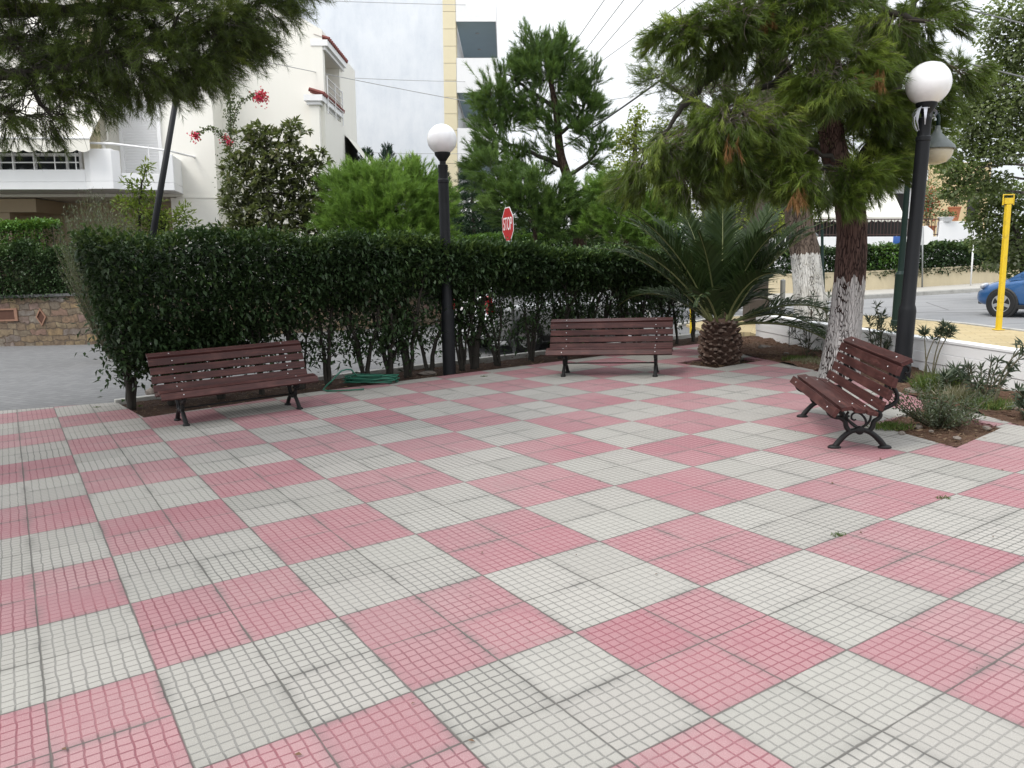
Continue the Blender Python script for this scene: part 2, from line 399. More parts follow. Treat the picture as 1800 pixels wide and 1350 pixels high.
M = {}
M['tiles'] = tile_material()
M['soil'] = soil_material('garden_soil', (0.055, 0.036, 0.028), (0.085, 0.053, 0.04), (0.125, 0.09, 0.068))
M['redsoil'] = soil_material('dry_red_soil', (0.085, 0.052, 0.038), (0.15, 0.088, 0.06), (0.20, 0.155, 0.115), 1.6)
M['pavers'] = brick_material('grey_road_pavers', (0.15, 0.15, 0.153), (0.20, 0.20, 0.20), (0.09, 0.09, 0.09), 0.22, 0.11, 0.006, rotz=0.57)
M['yellowpav'] = brick_material('yellow_pavers', (0.42, 0.33, 0.18), (0.49, 0.40, 0.235), (0.26, 0.21, 0.14), 0.4, 0.2, 0.008, rotz=0.35, vary=0.35)
M['asphalt'] = asphalt_material()
M['farpav'] = plain('far_pavement', (0.42, 0.40, 0.36), 0.9, 0.2, 1.2, bump=0.3)
M['kerb'] = plain('kerb_concrete', (0.44, 0.43, 0.40), 0.9, 0.22, 4, bump=0.4, dirt=((0.16, 0.15, 0.13), 3, 0.6))
M['stone'] = stone_wall_material()
M['cap'] = plain('slate_coping', (0.10, 0.10, 0.10), 0.8, 0.25, 5, bump=0.3)
M['white'] = stained_wall('white_plaster', (0.86, 0.86, 0.86), (0.60, 0.61, 0.62), 0.25)
M['cream'] = stained_wall('cream_plaster', (0.85, 0.83, 0.76), (0.76, 0.73, 0.64), 0.3)
M['beigeroom'] = plain('beige_render', (0.50, 0.40, 0.28), 0.9, 0.08, 1.5)
M['blue'] = stained_wall('pale_blue_render', (0.76, 0.79, 0.83), (0.55, 0.60, 0.67), 0.85, (1.0, 1.0, 0.4))
M['quoin'] = plain('cream_cladding', (0.74, 0.66, 0.46), 0.85, 0.06, 2)
M['whitewash'] = stained_wall('whitewashed_concrete', (0.92, 0.92, 0.92), (0.74, 0.73, 0.71), 0.3, (0.3, 0.3, 2.4))
M['bluegrey'] = plain('blue_grey_soffit', (0.27, 0.36, 0.42), 0.8, 0.05, 2)
M['beigewall'] = stained_wall('beige_plaster', (0.62, 0.53, 0.35), (0.42, 0.35, 0.22), 0.6)
M['wood'] = None
def wood_material():
    t = NT('dark_red_stained_wood'); v = t.coord('Object', scale=(1.0, 14, 14))
    n = t.noise(v, 2.5, 6, 0.65, dist=0.6); n2 = t.noise(t.coord(), 3.0, 4)
    col = t.ramp(n, [(0.28, (0.024, 0.0085, 0.0078)), (0.52, (0.056, 0.0185, 0.0165)), (0.74, (0.108, 0.042, 0.035))])
    col = t.mix(t.ramp(n2, [(0.5, 0), (0.75, 0.35)]), col, (0.20, 0.085, 0.07))
    t.col(col); t.spec(0.28); t.rough(t.math('MULTIPLY_ADD', n, 0.3, 0.33)); t.bump(n, 0.3, 0.003); return t.m
M['wood'] = wood_material()
M['iron'] = plain('black_cast_iron', (0.012, 0.012, 0.012), 0.5, 0.3, 14, bump=0.35, bsc=90, spec=0.3)
M['blackpaint'] = plain('black_post_paint', (0.009, 0.010, 0.012), 0.5, 0.3, 5, bump=0.1, spec=0.25)
M['greenpaint'] = plain('dark_green_paint', (0.008, 0.022, 0.019), 0.5, 0.25, 5, spec=0.25)
M['steel'] = plain('zinc_bolts', (0.6, 0.6, 0.6), 0.4, 0.1, 20, metal=0.9)
M['galv'] = plain('galvanised_steel', (0.30, 0.31, 0.31), 0.5, 0.2, 9, metal=0.6)
M['yellowpaint'] = plain('yellow_paint', (0.72, 0.50, 0.02), 0.42, 0.1, 6, dirt=((0.25, 0.17, 0.05), 9, 0.5))
M['globe'] = None
def globe_material():
    t = NT('opal_globe'); t.col((0.84, 0.84, 0.85)); t.rough(0.18); t.b.inputs['Subsurface Weight'].default_value = 0.35
    t.b.inputs['Subsurface Radius'].default_value = (0.06, 0.06, 0.06)
    n = t.noise(t.coord(), 6, 5, 0.7); t.col(t.mix(t.ramp(n, [(0.55, 0), (0.8, 0.3)]), (0.84, 0.84, 0.855), (0.66, 0.65, 0.63))); return t.m
M['globe'] = globe_material()
M['redsign'] = plain('sign_red', (0.42, 0.018, 0.022), 0.4, 0.08, 3)
M['whitesign'] = plain('sign_white', (0.78, 0.78, 0.78), 0.4, 0.03, 3)
M['bluesign'] = plain('sign_blue', (0.04, 0.13, 0.45), 0.4, 0.05, 3)
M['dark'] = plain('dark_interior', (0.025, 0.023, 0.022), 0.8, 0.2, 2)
M['glass'] = None
def glass_dark():
    t = NT('dark_glass'); t.col((0.02, 0.025, 0.03)); t.rough(0.06); t.spec(0.8); return t.m
M['glass'] = glass_dark()
M['awning'] = plain('cream_awning', (0.72, 0.70, 0.63), 0.9, 0.05, 2)
M['shutter'] = plain('white_shutter', (0.85, 0.85, 0.85), 0.45, 0.04, 3)
M['rooftile'] = plain('clay_roof_tile', (0.19, 0.055, 0.045), 0.8, 0.35, 9, bump=0.3)
M['rubber'] = plain('tyre_rubber', (0.018, 0.018, 0.018), 0.8, 0.2, 8)
M['rim'] = plain('alloy_rim', (0.62, 0.63, 0.64), 0.3, 0.06, 6, metal=0.8)
M['black'] = plain('black_plastic', (0.02, 0.02, 0.02), 0.55, 0.2, 8)
def paint(name, c):
    t = NT(name); t.col(c); t.rough(0.3); t.b.inputs['Coat Weight'].default_value = 0.7; t.b.inputs['Coat Roughness'].default_value = 0.06; t.b.inputs['Metallic'].default_value = 0.25; return t.m
M['carblue'] = paint('blue_car_paint', (0.035, 0.12, 0.30)); M['carsilver'] = paint('silver_car_paint', (0.66, 0.67, 0.68))
M['redlens'] = paint('red_lens', (0.45, 0.01, 0.015)); M['clearlens'] = paint('clear_lens', (0.6, 0.62, 0.65))
M['hose'] = plain('green_hose', (0.015, 0.12, 0.075), 0.45, 0.2, 10)
M['cable'] = plain('cable_sheath', (0.10, 0.10, 0.10), 0.7, 0.1, 2)
M['cablelight'] = plain('pale_cable_sheath', (0.42, 0.42, 0.42), 0.7, 0.1, 2)
M['pole'] = plain('weathered_utility_pole', (0.085, 0.07, 0.06), 0.9, 0.3, 4, bump=0.5)
M['concpole'] = plain('grey_pole', (0.20, 0.20, 0.19), 0.8, 0.2, 4)
M['terracotta'] = plain('terracotta', (0.42, 0.15, 0.07), 0.8, 0.2, 5)
M['rock'] = plain('pale_rock', (0.20, 0.17, 0.145), 0.9, 0.35, 12, bump=0.6, bsc=30)
M['plastic'] = plain('torn_plastic_film', (0.50, 0.52, 0.58), 0.3, 0.35, 20)
M['orangewall'] = plain('ochre_plaster', (0.64, 0.50, 0.29), 0.9, 0.1, 2)
M['ironrail'] = plain('brown_iron_railing', (0.055, 0.028, 0.025), 0.6, 0.2, 6)
# bark and leaves
M['bark_pine'] = bark('pine_bark_whitewashed', (0.075, 0.045, 0.038), (0.13, 0.080, 0.067), white_to=1.30)
M['bark_pine2'] = bark('grey_pine_bark_whitewashed', (0.12, 0.09, 0.075), (0.20, 0.16, 0.135), white_to=1.62, white=(0.66, 0.66, 0.65))
M['bark_red'] = bark('red_pine_bark', (0.065, 0.042, 0.034), (0.12, 0.08, 0.062))
M['bark_grey'] = bark('grey_bark', (0.12, 0.105, 0.09), (0.20, 0.18, 0.16))
M['twig'] = plain('dry_twigs', (0.15, 0.125, 0.105), 0.9, 0.3, 8)
M['stem'] = plain('dark_stems', (0.032, 0.028, 0.022), 0.9, 0.35, 8)
M['greenstem'] = plain('green_brown_stems', (0.10, 0.09, 0.055), 0.8, 0.3, 8)
M['pine'] = foliage('pine_needles', (0.034, 0.055, 0.013), (0.115, 0.175, 0.030), (0.36, 0.44, 0.085), 0.5, 0.38)
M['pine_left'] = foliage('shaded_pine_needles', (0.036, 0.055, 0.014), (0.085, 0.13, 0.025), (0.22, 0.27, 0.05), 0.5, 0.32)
M['pine_mid'] = foliage('bright_pine_needles', (0.055, 0.105, 0.03), (0.11, 0.20, 0.05), (0.22, 0.33, 0.09), 0.5, 0.3)
M['pine_bush'] = foliage('fresh_pine_needles', (0.11, 0.21, 0.035), (0.19, 0.33, 0.06), (0.33, 0.47, 0.12), 0.5, 0.3)
M['spruce'] = foliage('spruce_needles', (0.018, 0.042, 0.02), (0.034, 0.075, 0.032), (0.07, 0.125, 0.05), 0.5, 0.15)
M['hedge'] = foliage('privet_leaves', (0.022, 0.042, 0.016), (0.044, 0.083, 0.028), (0.13, 0.205, 0.046), 0.45, 0.18, 0.35, clump=1.6)
M['hedge_bright'] = foliage('clipped_green_leaves', (0.045, 0.11, 0.02), (0.08, 0.19, 0.035), (0.15, 0.29, 0.06), 0.45, 0.25)
M['magnolia'] = foliage('magnolia_leaves', (0.06, 0.07, 0.035), (0.12, 0.135, 0.065), (0.27, 0.23, 0.14), 0.35, 0.25, 0.6)
M['ivy'] = foliage('climber_leaves', (0.04, 0.06, 0.025), (0.08, 0.11, 0.045), (0.14, 0.18, 0.07), 0.5, 0.25)
M['poplar'] = foliage('poplar_leaves', (0.075, 0.105, 0.04), (0.16, 0.20, 0.085), (0.45, 0.47, 0.34), 0.5, 0.4)
M['poplar_yellow'] = foliage('yellowing_leaves', (0.13, 0.17, 0.03), (0.25, 0.29, 0.05), (0.38, 0.38, 0.09), 0.5, 0.4)
M['olive'] = foliage('grey_green_leaves', (0.05, 0.065, 0.04), (0.085, 0.105, 0.065), (0.16, 0.18, 0.12), 0.5, 0.25)
M['youngtree'] = foliage('young_yellow_green_leaves', (0.07, 0.11, 0.02), (0.13, 0.18, 0.03), (0.24, 0.28, 0.06), 0.5, 0.35)
M['cypress'] = foliage('cypress_sprays', (0.02, 0.048, 0.027), (0.036, 0.08, 0.042), (0.07, 0.13, 0.06), 0.6, 0.12)
M['palm'] = foliage('palm_leaflets', (0.018, 0.036, 0.011), (0.036, 0.062, 0.017), (0.085, 0.12, 0.036), 0.5, 0.2, 0.25)
M['oleander'] = foliage('oleander_leaves', (0.035, 0.055, 0.03), (0.065, 0.09, 0.05), (0.12, 0.14, 0.09), 0.45, 0.2)
M['grass'] = foliage('weedy_grass', (0.04, 0.075, 0.015), (0.08, 0.14, 0.03), (0.20, 0.20, 0.07), 0.6, 0.3)
M['drygrass'] = foliage('dry_grass', (0.12, 0.11, 0.06), (0.22, 0.20, 0.13), (0.36, 0.34, 0.26), 0.7, 0.3)
M['flower'] = foliage('magenta_bracts', (0.55, 0.005, 0.07), (0.72, 0.012, 0.11), (0.8, 0.04, 0.16), 0.6, 0.3)
M['redflower'] = foliage('red_blossom', (0.45, 0.02, 0.02), (0.6, 0.05, 0.04), (0.7, 0.12, 0.10), 0.6, 0.3)
M['boot'] = plain('palm_leaf_bases', (0.085, 0.05, 0.036), 0.9, 0.4, 9, bump=0.8, bsc=40)
M['boottip'] = plain('cut_leaf_base_ends', (0.13, 0.095, 0.075), 0.9, 0.4, 14, bump=0.5)
M['rachis'] = plain('palm_midrib', (0.16, 0.18, 0.07), 0.5, 0.2, 5)
M['deadleaf'] = plain('dry_leaf', (0.14, 0.08, 0.045), 0.9, 0.4, 12)
#@@PART2
# ------------------------------------------------------------------ world and sun: bright overcast
w = bpy.data.worlds.new('World'); scene.world = w; w.use_nodes = True
wt = w.node_tree; bg = wt.nodes['Background']
sky = wt.nodes.new('ShaderNodeTexSky'); sky.sky_type = 'NISHITA'; sky.sun_disc = False
SUN_EL, SUN_AZ = rad(55), rad(-128)        # sun behind thin cloud, behind the viewer's left shoulder
sky.sun_elevation = SUN_EL; sky.sun_rotation = SUN_AZ; sky.air_density = 1.0; sky.dust_density = 2.0
cl_n = wt.nodes.new('ShaderNodeTexNoise'); cl_n.inputs['Scale'].default_value = 1.6; cl_n.inputs['Detail'].default_value = 5
tc = wt.nodes.new('ShaderNodeTexCoord'); wt.links.new(tc.outputs['Generated'], cl_n.inputs['Vector'])
cr_ = wt.nodes.new('ShaderNodeValToRGB'); cr_.color_ramp.elements[0].position = 0.35; cr_.color_ramp.elements[0].color = (7.6, 8.1, 8.7, 1)
cr_.color_ramp.elements[1].position = 0.62; cr_.color_ramp.elements[1].color = (10.5, 10.6, 10.7, 1)
wt.links.new(cl_n.outputs['Fac'], cr_.inputs[0])
mx = wt.nodes.new('ShaderNodeMix'); mx.data_type = 'RGBA'; mx.inputs[0].default_value = 0.86
# an overcast sky is brightest overhead
sp_ = wt.nodes.new('ShaderNodeSeparateXYZ'); wt.links.new(tc.outputs['Generated'], sp_.inputs[0])
mr_ = wt.nodes.new('ShaderNodeMapRange'); wt.links.new(sp_.outputs[2], mr_.inputs[0]); mr_.inputs[1].default_value = 0.1; mr_.inputs[2].default_value = 0.95; mr_.inputs[3].default_value = 0.72; mr_.inputs[4].default_value = 1.5
vm_ = wt.nodes.new('ShaderNodeVectorMath'); vm_.operation = 'SCALE'; wt.links.new(cr_.outputs[0], vm_.inputs[0]); wt.links.new(mr_.outputs[0], vm_.inputs['Scale'])
wt.links.new(sky.outputs[0], mx.inputs[6]); wt.links.new(vm_.outputs[0], mx.inputs[7])
wt.links.new(mx.outputs[2], bg.inputs[0]); bg.inputs[1].default_value = 0.1
sd = bpy.data.lights.new('sun', 'SUN'); sd.energy = 1.5; sd.angle = rad(24); sd.color = (1.0, 0.965, 0.92)
so = link(bpy.data.objects.new('sun', sd))
sdir = Vector((math.sin(SUN_AZ)*math.cos(SUN_EL), math.cos(SUN_AZ)*math.cos(SUN_EL), math.sin(SUN_EL)))
so.rotation_euler = sdir.to_track_quat('Z', 'Y').to_euler()
scene.view_settings.view_transform = 'Standard'; scene.view_settings.look = 'None'; scene.view_settings.exposure = 0.66
scene.cycles.max_bounces = 7; scene.cycles.diffuse_bounces = 3; scene.cycles.glossy_bounces = 2; scene.cycles.transmission_bounces = 3

# ------------------------------------------------------------------ setting
from mathutils.geometry import tessellate_polygon
def sheet(name, loops, z, mat, thick=0.0, M4=None, sub=0, disp=0.0, seed=1):
    """flat sheet with optional holes (loops[1:]) and an edge thickness; world XY unless M4"""
    inv = M4.inverted() if M4 is not None else Matrix.Identity(4)
    L = [[inv @ Vector((p[0], p[1], z)) for p in lp] for lp in loops]
    flat = [p for lp in L for p in lp]
    tris = tessellate_polygon(L)
    mb = MB(); mb.add(flat, [t for t in tris])
    # faces upward
    for k, f in enumerate(mb.f):
        a, b, c = (Vector(mb.v[i]) for i in f)
        if (b-a).cross(c-a).z < 0: mb.f[k] = tuple(reversed(f))
    if thick:
        for lp in L:
            n = len(lp)
            for i in range(n):
                a, b = lp[i], lp[(i+1) % n]
                mb.add([a, b, b-Vector((0, 0, thick)), a-Vector((0, 0, thick))], [(0, 1, 2, 3)])
    o = mb.build(name, mat)
    if M4 is not None: o.matrix_world = M4
    if sub:
        import bmesh
        bm = bmesh.new(); bm.from_mesh(o.data)
        for it in range(sub):
            es = [e for e in bm.edges if e.calc_length() > 0.16]
            if not es: break
            bmesh.ops.subdivide_edges(bm, edges=es, cuts=1); bmesh.ops.triangulate(bm, faces=[f for f in bm.faces if len(f.verts) > 4])
        rn = random.Random(seed)
        from mathutils import noise
        for vv in bm.verts:
            vv.co.z += disp*(noise.noise(vv.co*2.2)*1.2+noise.noise(vv.co*7)*0.7+rn.uniform(-.2, .2))
        bm.to_mesh(o.data); bm.free()
        o.data.polygons.foreach_set('use_smooth', [True]*len(o.data.polygons))
    return tag(o, kind='structure')
def xy(p): return (float(p[0]), float(p[1]))

o = MB().add([(-700, -700, -0.2), (700, -700, -0.2), (700, 700, -0.2), (-700, 700, -0.2)], [(0, 1, 2, 3)]).build('ground', M['farpav']); tag(o, kind='structure')
sheet('road', [[(-60, 9.5), (9.6, 9.0), (9.9, -30), (80, -30), (80, 75), (-60, 75)]], -0.10, M['asphalt'])
sheet('side_road', [[xy(grid(-9.9, -30)), xy(grid(-9.9, 12.6)), (7.2, 22.5), (4, 25.2), (-3, 22.3), (-10.5, 20.4), (-32, 23)]], -0.06, M['pavers'])
PM = Matrix.Translation(V(grid(0, 0))) @ Matrix(((RI[0], RJ[0], 0, 0), (RI[1], RJ[1], 0, 0), (0, 0, 1, 0), (0, 0, 0, 1)))
palm_hole = [xy(grid(-6.45, 8.2)), xy(grid(-5.43, 8.2)), xy(grid(-5.5, 9.6)), xy(grid(-6.5, 9.6))]
bed_hole = [xy(grid(-0.9, 5.89)), xy(grid(0.21, 5.52)), xy(grid(0.07, 6.75)), xy(grid(-1.1, 7.3))]
edge_r = [(3.51, 14.27), (3.66, 13.2), (3.87, 12.09), (4.08, 11.02), (4.2, 10.46), (4.36, 9.3), (4.46, 8.27), (4.53, 7.55), (4.60, 6.78), (4.72, 4.0), (4.9, -6)]
outer = [xy(grid(-10.4, -2.8)), xy(grid(-9.84, -1.12)), xy(grid(-7.98, -0.96)), xy(grid(-8.15, 0.3)), xy(grid(-8.38, 1.6))]+edge_r+[(-14.5, -6), (-14.5, 7.7)]
sheet('plaza_pavement', [outer, palm_hole, bed_hole], 0.0, M['tiles'], thick=0.09, M4=PM)
sheet('soil_strip', [[xy(grid(-9.8, -1.3)), xy(grid(-7.9, -1.1)), xy(grid(-8.0, 0.3)), xy(grid(-8.33, 1.6)), xy(grid(-8.33, 11.0)), xy(grid(-9.85, 12.6))]], -0.025, M['soil'], sub=6, disp=0.03)
sheet('palm_soil', [palm_hole], -0.035, M['soil'], sub=5, disp=0.02)
sheet('shrub_soil', [bed_hole], -0.02, M['redsoil'], sub=5, disp=0.035)
wall_in = [(4.78, 15.0), (4.93, 13.6), (5.08, 12.3), (5.31, 10.6), (5.48, 9.5), (5.62, 8.4), (5.74, 7.0), (5.84, 4.0), (5.95, -6)]
sheet('garden_soil', [[(p[0]-0.02, p[1]) for p in edge_r]+[(p[0]+0.08, p[1]) for p in reversed(wall_in)]+[(3.8, 15.6)]], 0.01, M['redsoil'], sub=7, disp=0.05)
# kerb of the planting strip
def kerb(name, pts, w_, z0, z1, mat, side=1):
    mb = MB(); P = [Vector((p[0], p[1], 0)) for p in pts]; L = []; R_ = []
    for i, p in enumerate(P):
        t = (P[min(i+1, len(P)-1)]-P[max(i-1, 0)]).normalized(); n = Vector((-t.y, t.x, 0))
        L.append(p); R_.append(p+n*w_*side)
    for i in range(len(P)-1):
        q = [L[i], L[i+1], R_[i+1], R_[i]]
        if side < 0: q = q[::-1]
        mb.prism([(a.x, a.y) for a in q], z0, z1)
    return tag(mb.build(name, mat, bevel=0.012), kind='structure')
kerb('kerb', [xy(grid(-9.72, j)) for j in np.linspace(-1.15, 12.5, 15)], 0.11, -0.2, 0.045, M['kerb'])
# yellow pavement beyond the low wall, with its kerb, and the far pavement
yel = [(4.3, 16.6), (5.0, 16.0)]+[(p[0]+0.16, p[1]) for p in wall_in]+[(9.4, -6), (9.5, 8), (9.55, 14.2), (9.45, 16.2), (8.9, 18.8), (7.6, 20.2), (5.6, 20.2), (4.2, 18.4)]
sheet('yellow_pavement', [yel], -0.004, M['yellowpav'], thick=0.09)
kerb('kerb', [(9.5, -6), (9.6, 8), (9.65, 14.2), (9.55, 16.3), (9.0, 18.9), (7.65, 20.33), (5.5, 20.33), (4.1, 18.5)], 0.12, -0.2, 0.005, M['kerb'], side=-1)
fk = [(4.5, 26.2), (8.5, 26.0), (12.35, 26.9), (14.73, 27.67), (17.72, 28.57), (20.2, 29.6), (26, 33), (40, 43)]
bw = [(5.5, 31.5), (9.0, 30.2), (11.5, 29.6), (14.63, 29.97), (18.0, 31.3), (21.41, 32.97), (27, 36.5), (41, 46)]
sheet('far_pavement', [fk+list(reversed(bw))], 0.04, M['farpav'])
kerb('kerb', fk, 0.14, -0.2, 0.035, M['kerb'], side=-1)

# ------------------------------------------------------------------ low white wall
mb = MB()
offs = [0.004, -0.004, 0.003]
P = wall_in
def wall_course(z0, z1, off, wd=0.17):
    a = [(p[0]+off, p[1]) for p in P]; b = [(p[0]+wd-off, p[1]) for p in P]
    for i in range(len(P)-1): mb.prism([a[i], b[i], b[i+1], a[i+1]][::-1], z0, z1)
for k in range(3): wall_course(-0.1 if k == 0 else 0.14*k+0.002, 0.14*(k+1)-0.004, offs[k])
wall_course(0.42, 0.452, -0.006)
for z in (0.138, 0.277, 0.416): wall_course(z, z+0.005, 0.012)
o = mb.build('low_wall', M['whitewash'], bevel=0.008); tag(o, 'low whitewashed concrete wall with board marks beside the oleander bed', 'wall')

# ------------------------------------------------------------------ benches
def make_bench(label):
    t = thing('park_bench', label, 'bench', group='slatted park benches')
    HL = 0.873
    def slats(defs):
        m = MB()
        for (y, z, a, wd, th) in defs:
            R = Matrix.Rotation(a, 3, 'X')
            m.mat(0).box((random.uniform(-.004, .004), y, z), (2*HL, wd, th), R)
            for sx in (-0.64, 0.64):
                p = Vector((sx+random.uniform(-.01, .01), y, z))+R @ Vector((0, 0, th/2))
                q = R @ Vector((0, 0, 1))
                Mr = q.to_track_quat('Z', 'Y').to_matrix()
                m.mat(1).lathe([(0.0085, -0.002), (0.0075, 0.003), (0.004, 0.005)], 8, p, Mr)
        return m
    seat = [(-0.055, 0.342, rad(58), 0.075, 0.034), (0.030, 0.376, rad(7), 0.085, 0.034), (0.128, 0.357, rad(-8), 0.08, 0.034), (0.226, 0.336, rad(-10), 0.08, 0.034)]
    # normal of a back slat looks forward (-y) and a little up
    back = [(0.295, 0.395, rad(70), 0.078, 0.034), (0.345, 0.485, rad(72), 0.078, 0.034), (0.380, 0.58, rad(76), 0.078, 0.034), (0.408, 0.675, rad(72), 0.078, 0.034), (0.462, 0.742, rad(22), 0.09, 0.034)]
    slats(seat).build('seat', [M['wood'], M['steel']], t, bevel=0.005)
    slats(back).build('backrest', [M['wood'], M['steel']], t, bevel=0.005)
    f = MB()
    def bar(pts, r0=0.016, r1=None, flat=1.0):
        # smooth the polyline
        P2 = [Vector((0, a, b)) for a, b in pts]; Q = []
        for i in range(len(P2)-1):
            p0 = P2[max(i-1, 0)]; p1 = P2[i]; p2 = P2[i+1]; p3 = P2[min(i+2, len(P2)-1)]
            for k in range(4):
                u = k/4
                Q.append(0.5*((2*p1)+(-p0+p2)*u+(2*p0-5*p1+4*p2-p3)*u*u+(-p0+3*p1-3*p2+p3)*u*u*u))
        Q.append(P2[-1]); n = len(Q); r1 = r1 or r0
        f.tube(Q, [r0+(r1-r0)*i/(n-1) for i in range(n)], 8, flat=flat, flat_axis=(1, 0, 0))
    bar([(0.0, 0.012), (0.035, 0.06), (0.085, 0.115), (0.135, 0.145), (0.19, 0.155)], 0.026, 0.020)
    bar([(0.388, 0.012), (0.355, 0.06), (0.30, 0.115), (0.25, 0.145), (0.19, 0.155)], 0.026, 0.020)
    bar([(0.115, 0.14), (0.085, 0.18), (0.075, 0.225), (0.04, 0.255), (-0.01, 0.265), (-0.05, 0.29), (-0.062, 0.325), (-0.03, 0.335), (0.02, 0.345)], 0.021, 0.015)
    bar([(0.265, 0.14), (0.29, 0.18), (0.30, 0.225), (0.335, 0.25), (0.35, 0.28), (0.325, 0.305), (0.27, 0.305), (0.2, 0.318), (0.1, 0.335), (0.02, 0.345)], 0.021, 0.014)
    bar([(0.325, 0.29), (0.37, 0.33), (0.43, 0.36), (0.47, 0.40), (0.468, 0.46), (0.44, 0.52), (0.45, 0.60), (0.47, 0.66), (0.52, 0.69), (0.555, 0.67), (0.553, 0.63), (0.525, 0.625)], 0.020, 0.012)
    bar([(0.32, 0.36), (0.365, 0.46), (0.402, 0.57), (0.425, 0.66), (0.46, 0.715), (0.50, 0.735)], 0.016, 0.014)
    bar([(0.40, 0.40), (0.425, 0.44), (0.405, 0.475), (0.38, 0.455)], 0.010, 0.008)
    bar([(0.455, 0.47), (0.42, 0.49), (0.405, 0.53)], 0.010)
    # scrolls between seat and hub
    sp = [(0.155+(0.055-0.0085*k)*math.cos(0.9*k+0.6), 0.255+(0.055-0.0085*k)*math.sin(0.9*k+0.6)) for k in range(6)]
    bar([(0.19, 0.165), (0.235, 0.195), (0.235, 0.24)]+sp[::1], 0.011, 0.007)
    bar([(0.19, 0.165), (0.13, 0.20), (0.085, 0.265), (0.10, 0.31)], 0.010)
    bar([(0.235, 0.19), (0.27, 0.235), (0.275, 0.295)], 0.010)
    bar([(0.075, 0.23), (0.05, 0.29), (0.02, 0.335)], 0.010)
    for y in (0.0, 0.388):
        Ms = Matrix.Diagonal((0.8, 1.15, 1)).to_3x3()
        f.lathe([(0.046, 0.0), (0.047, 0.012), (0.036, 0.022), (0.02, 0.028)], 14, (0, y-0.004 if y == 0 else y+0.004, 0), Ms)
    Mh = Matrix.Rotation(rad(90), 3, 'Y')
    f.lathe([(0.030, -0.02), (0.036, -0.012), (0.036, 0.012), (0.030, 0.02)], 14, (0, 0.19, 0.15), Mh)
    fr = f.build('iron_frame', M['iron'], t, smooth=True); fr.location.x = -0.64
    fr2 = fr.copy(); link(fr2, t); fr2.location.x = 0.64
    MB().tube([(-0.64, 0.19, 0.165), (0.64, 0.19, 0.165)], 0.009, 8).build('tie_rod', M['iron'], t, smooth=True)
    return t
def place_bench(o, a, b, mid_off=0.0):
    """a, b: front feet of the two frames on the ground, left and right as the sitter's back sees... (x axis a->b)"""
    a = np.array(a); b = np.array(b); c = (a+b)/2
    o.location = (c[0], c[1], 0.0); o.rotation_euler.z = math.atan2(b[1]-a[1], b[0]-a[0])
b1 = make_bench('dark red slatted bench in the shade at the near end of the hedge')
place_bench(b1, (-3.585, 8.27), (-2.515, 9.04))
b2 = dup(b1, 'red slatted bench seen from the front, standing left of the palm')
place_bench(b2, (0.735, 10.82), (1.97, 10.52))
b3 = dup(b1, 'brown slatted bench seen from its end, in front of the whitewashed pine')
place_bench(b3, (2.885, 7.55), (2.675, 6.275))

# ------------------------------------------------------------------ lamps and posts
def tilt(o, base, top):
    d = (Vector(top)-Vector(base)).normalized()
    o.location = base; o.rotation_euler = Vector((0, 0, 1)).rotation_difference(d).to_euler()
def globe_lamp(label, base, top, R, neck=True):
    base = V(base); top = V(top); H = (top-base).length
    t = thing('globe_lamp', label, 'street lamp', group='globe lamps on black posts'); tilt(t, base, top)
    hn = H-R*0.92
    m = MB().lathe([(0.098, -0.1), (0.098, 0.9), (0.092, 0.94), (0.078, 0.98), (0.076, hn-0.42), (0.082, hn-0.41), (0.082, hn-0.37), (0.07, hn-0.355), (0.068, hn-0.2), (0.072, hn-0.19), (0.072, hn-0.16), (0.05, hn-0.15)], 20)
    m.build('post', M['blackpaint'], t, auto=30)
    MB().lathe([(0.045, hn-0.152), (0.045, hn-0.11), (0.06, hn-0.095), (0.075, hn-0.07), (0.112, hn-0.02), (0.114, hn+0.012), (0.10, hn+0.02)], 24).build('collar', M['blackpaint'], t, auto=40)
    pr = []
    for k in range(25):
        a = -PI/2+0.42+(PI-0.42)*k/24
        pr.append((max(0.001, R*math.cos(a)), H+R*math.sin(a)))
    MB().lathe(pr, 40).build('globe', M['globe'], t, smooth=True)
    return t
L1 = G(790, 657)
globe_lamp('white globe lamp on a black post standing in the hedge', L1, at(777, 245, L1[1]), 0.213)
L2 = G(1583, 674); L2t = at(1632, 147, L2[1])
globe_lamp('large white globe lamp on a leaning black post behind the end-on bench', (*L2[:2], -0.02), L2t, 35.3*L2[1]/F0)
# torn film tied round its neck
m = MB(); rn = random.Random(3)
c0 = at(1627, 190, L2[1])
for k in range(9):
    a = rn.uniform(0, 2*PI); l = rn.uniform(0.05, 0.2)
    if k < 4: a = PI+rn.uniform(-.7, .5); l = rn.uniform(0.18, 0.3)
    p = V(c0)+Vector((math.cos(a)*0.085, math.sin(a)*0.085, 0)); tn = Vector((-math.sin(a), math.cos(a), 0))
    pts = []; ww = rn.uniform(0.03, 0.07)
    for s_ in range(6):
        u = s_/5
        q = p+Vector((math.cos(a), math.sin(a), 0))*(0.05*math.sin(u*3)+rn.uniform(-.01, .01))-Vector((0, 0, l*u))
        wv = ww*(1-u*0.8)
        pts += [q-tn*wv*0.5, q+tn*wv*0.5+Vector((0, 0, rn.uniform(-.02, .02)))]
    m.add(pts, [(2*i, 2*i+1, 2*i+3, 2*i+2) for i in range(5)])
m.tube([V(c0)+Vector((0.082*math.cos(2*PI*k/16), 0.082*math.sin(2*PI*k/16), 0.01*math.sin(k))) for k in range(17)], 0.006, 6)
tag(m.build('torn_wrap', M['plastic'], smooth=True), 'torn pale plastic film tied round the neck of the larger globe lamp', 'plastic wrap')

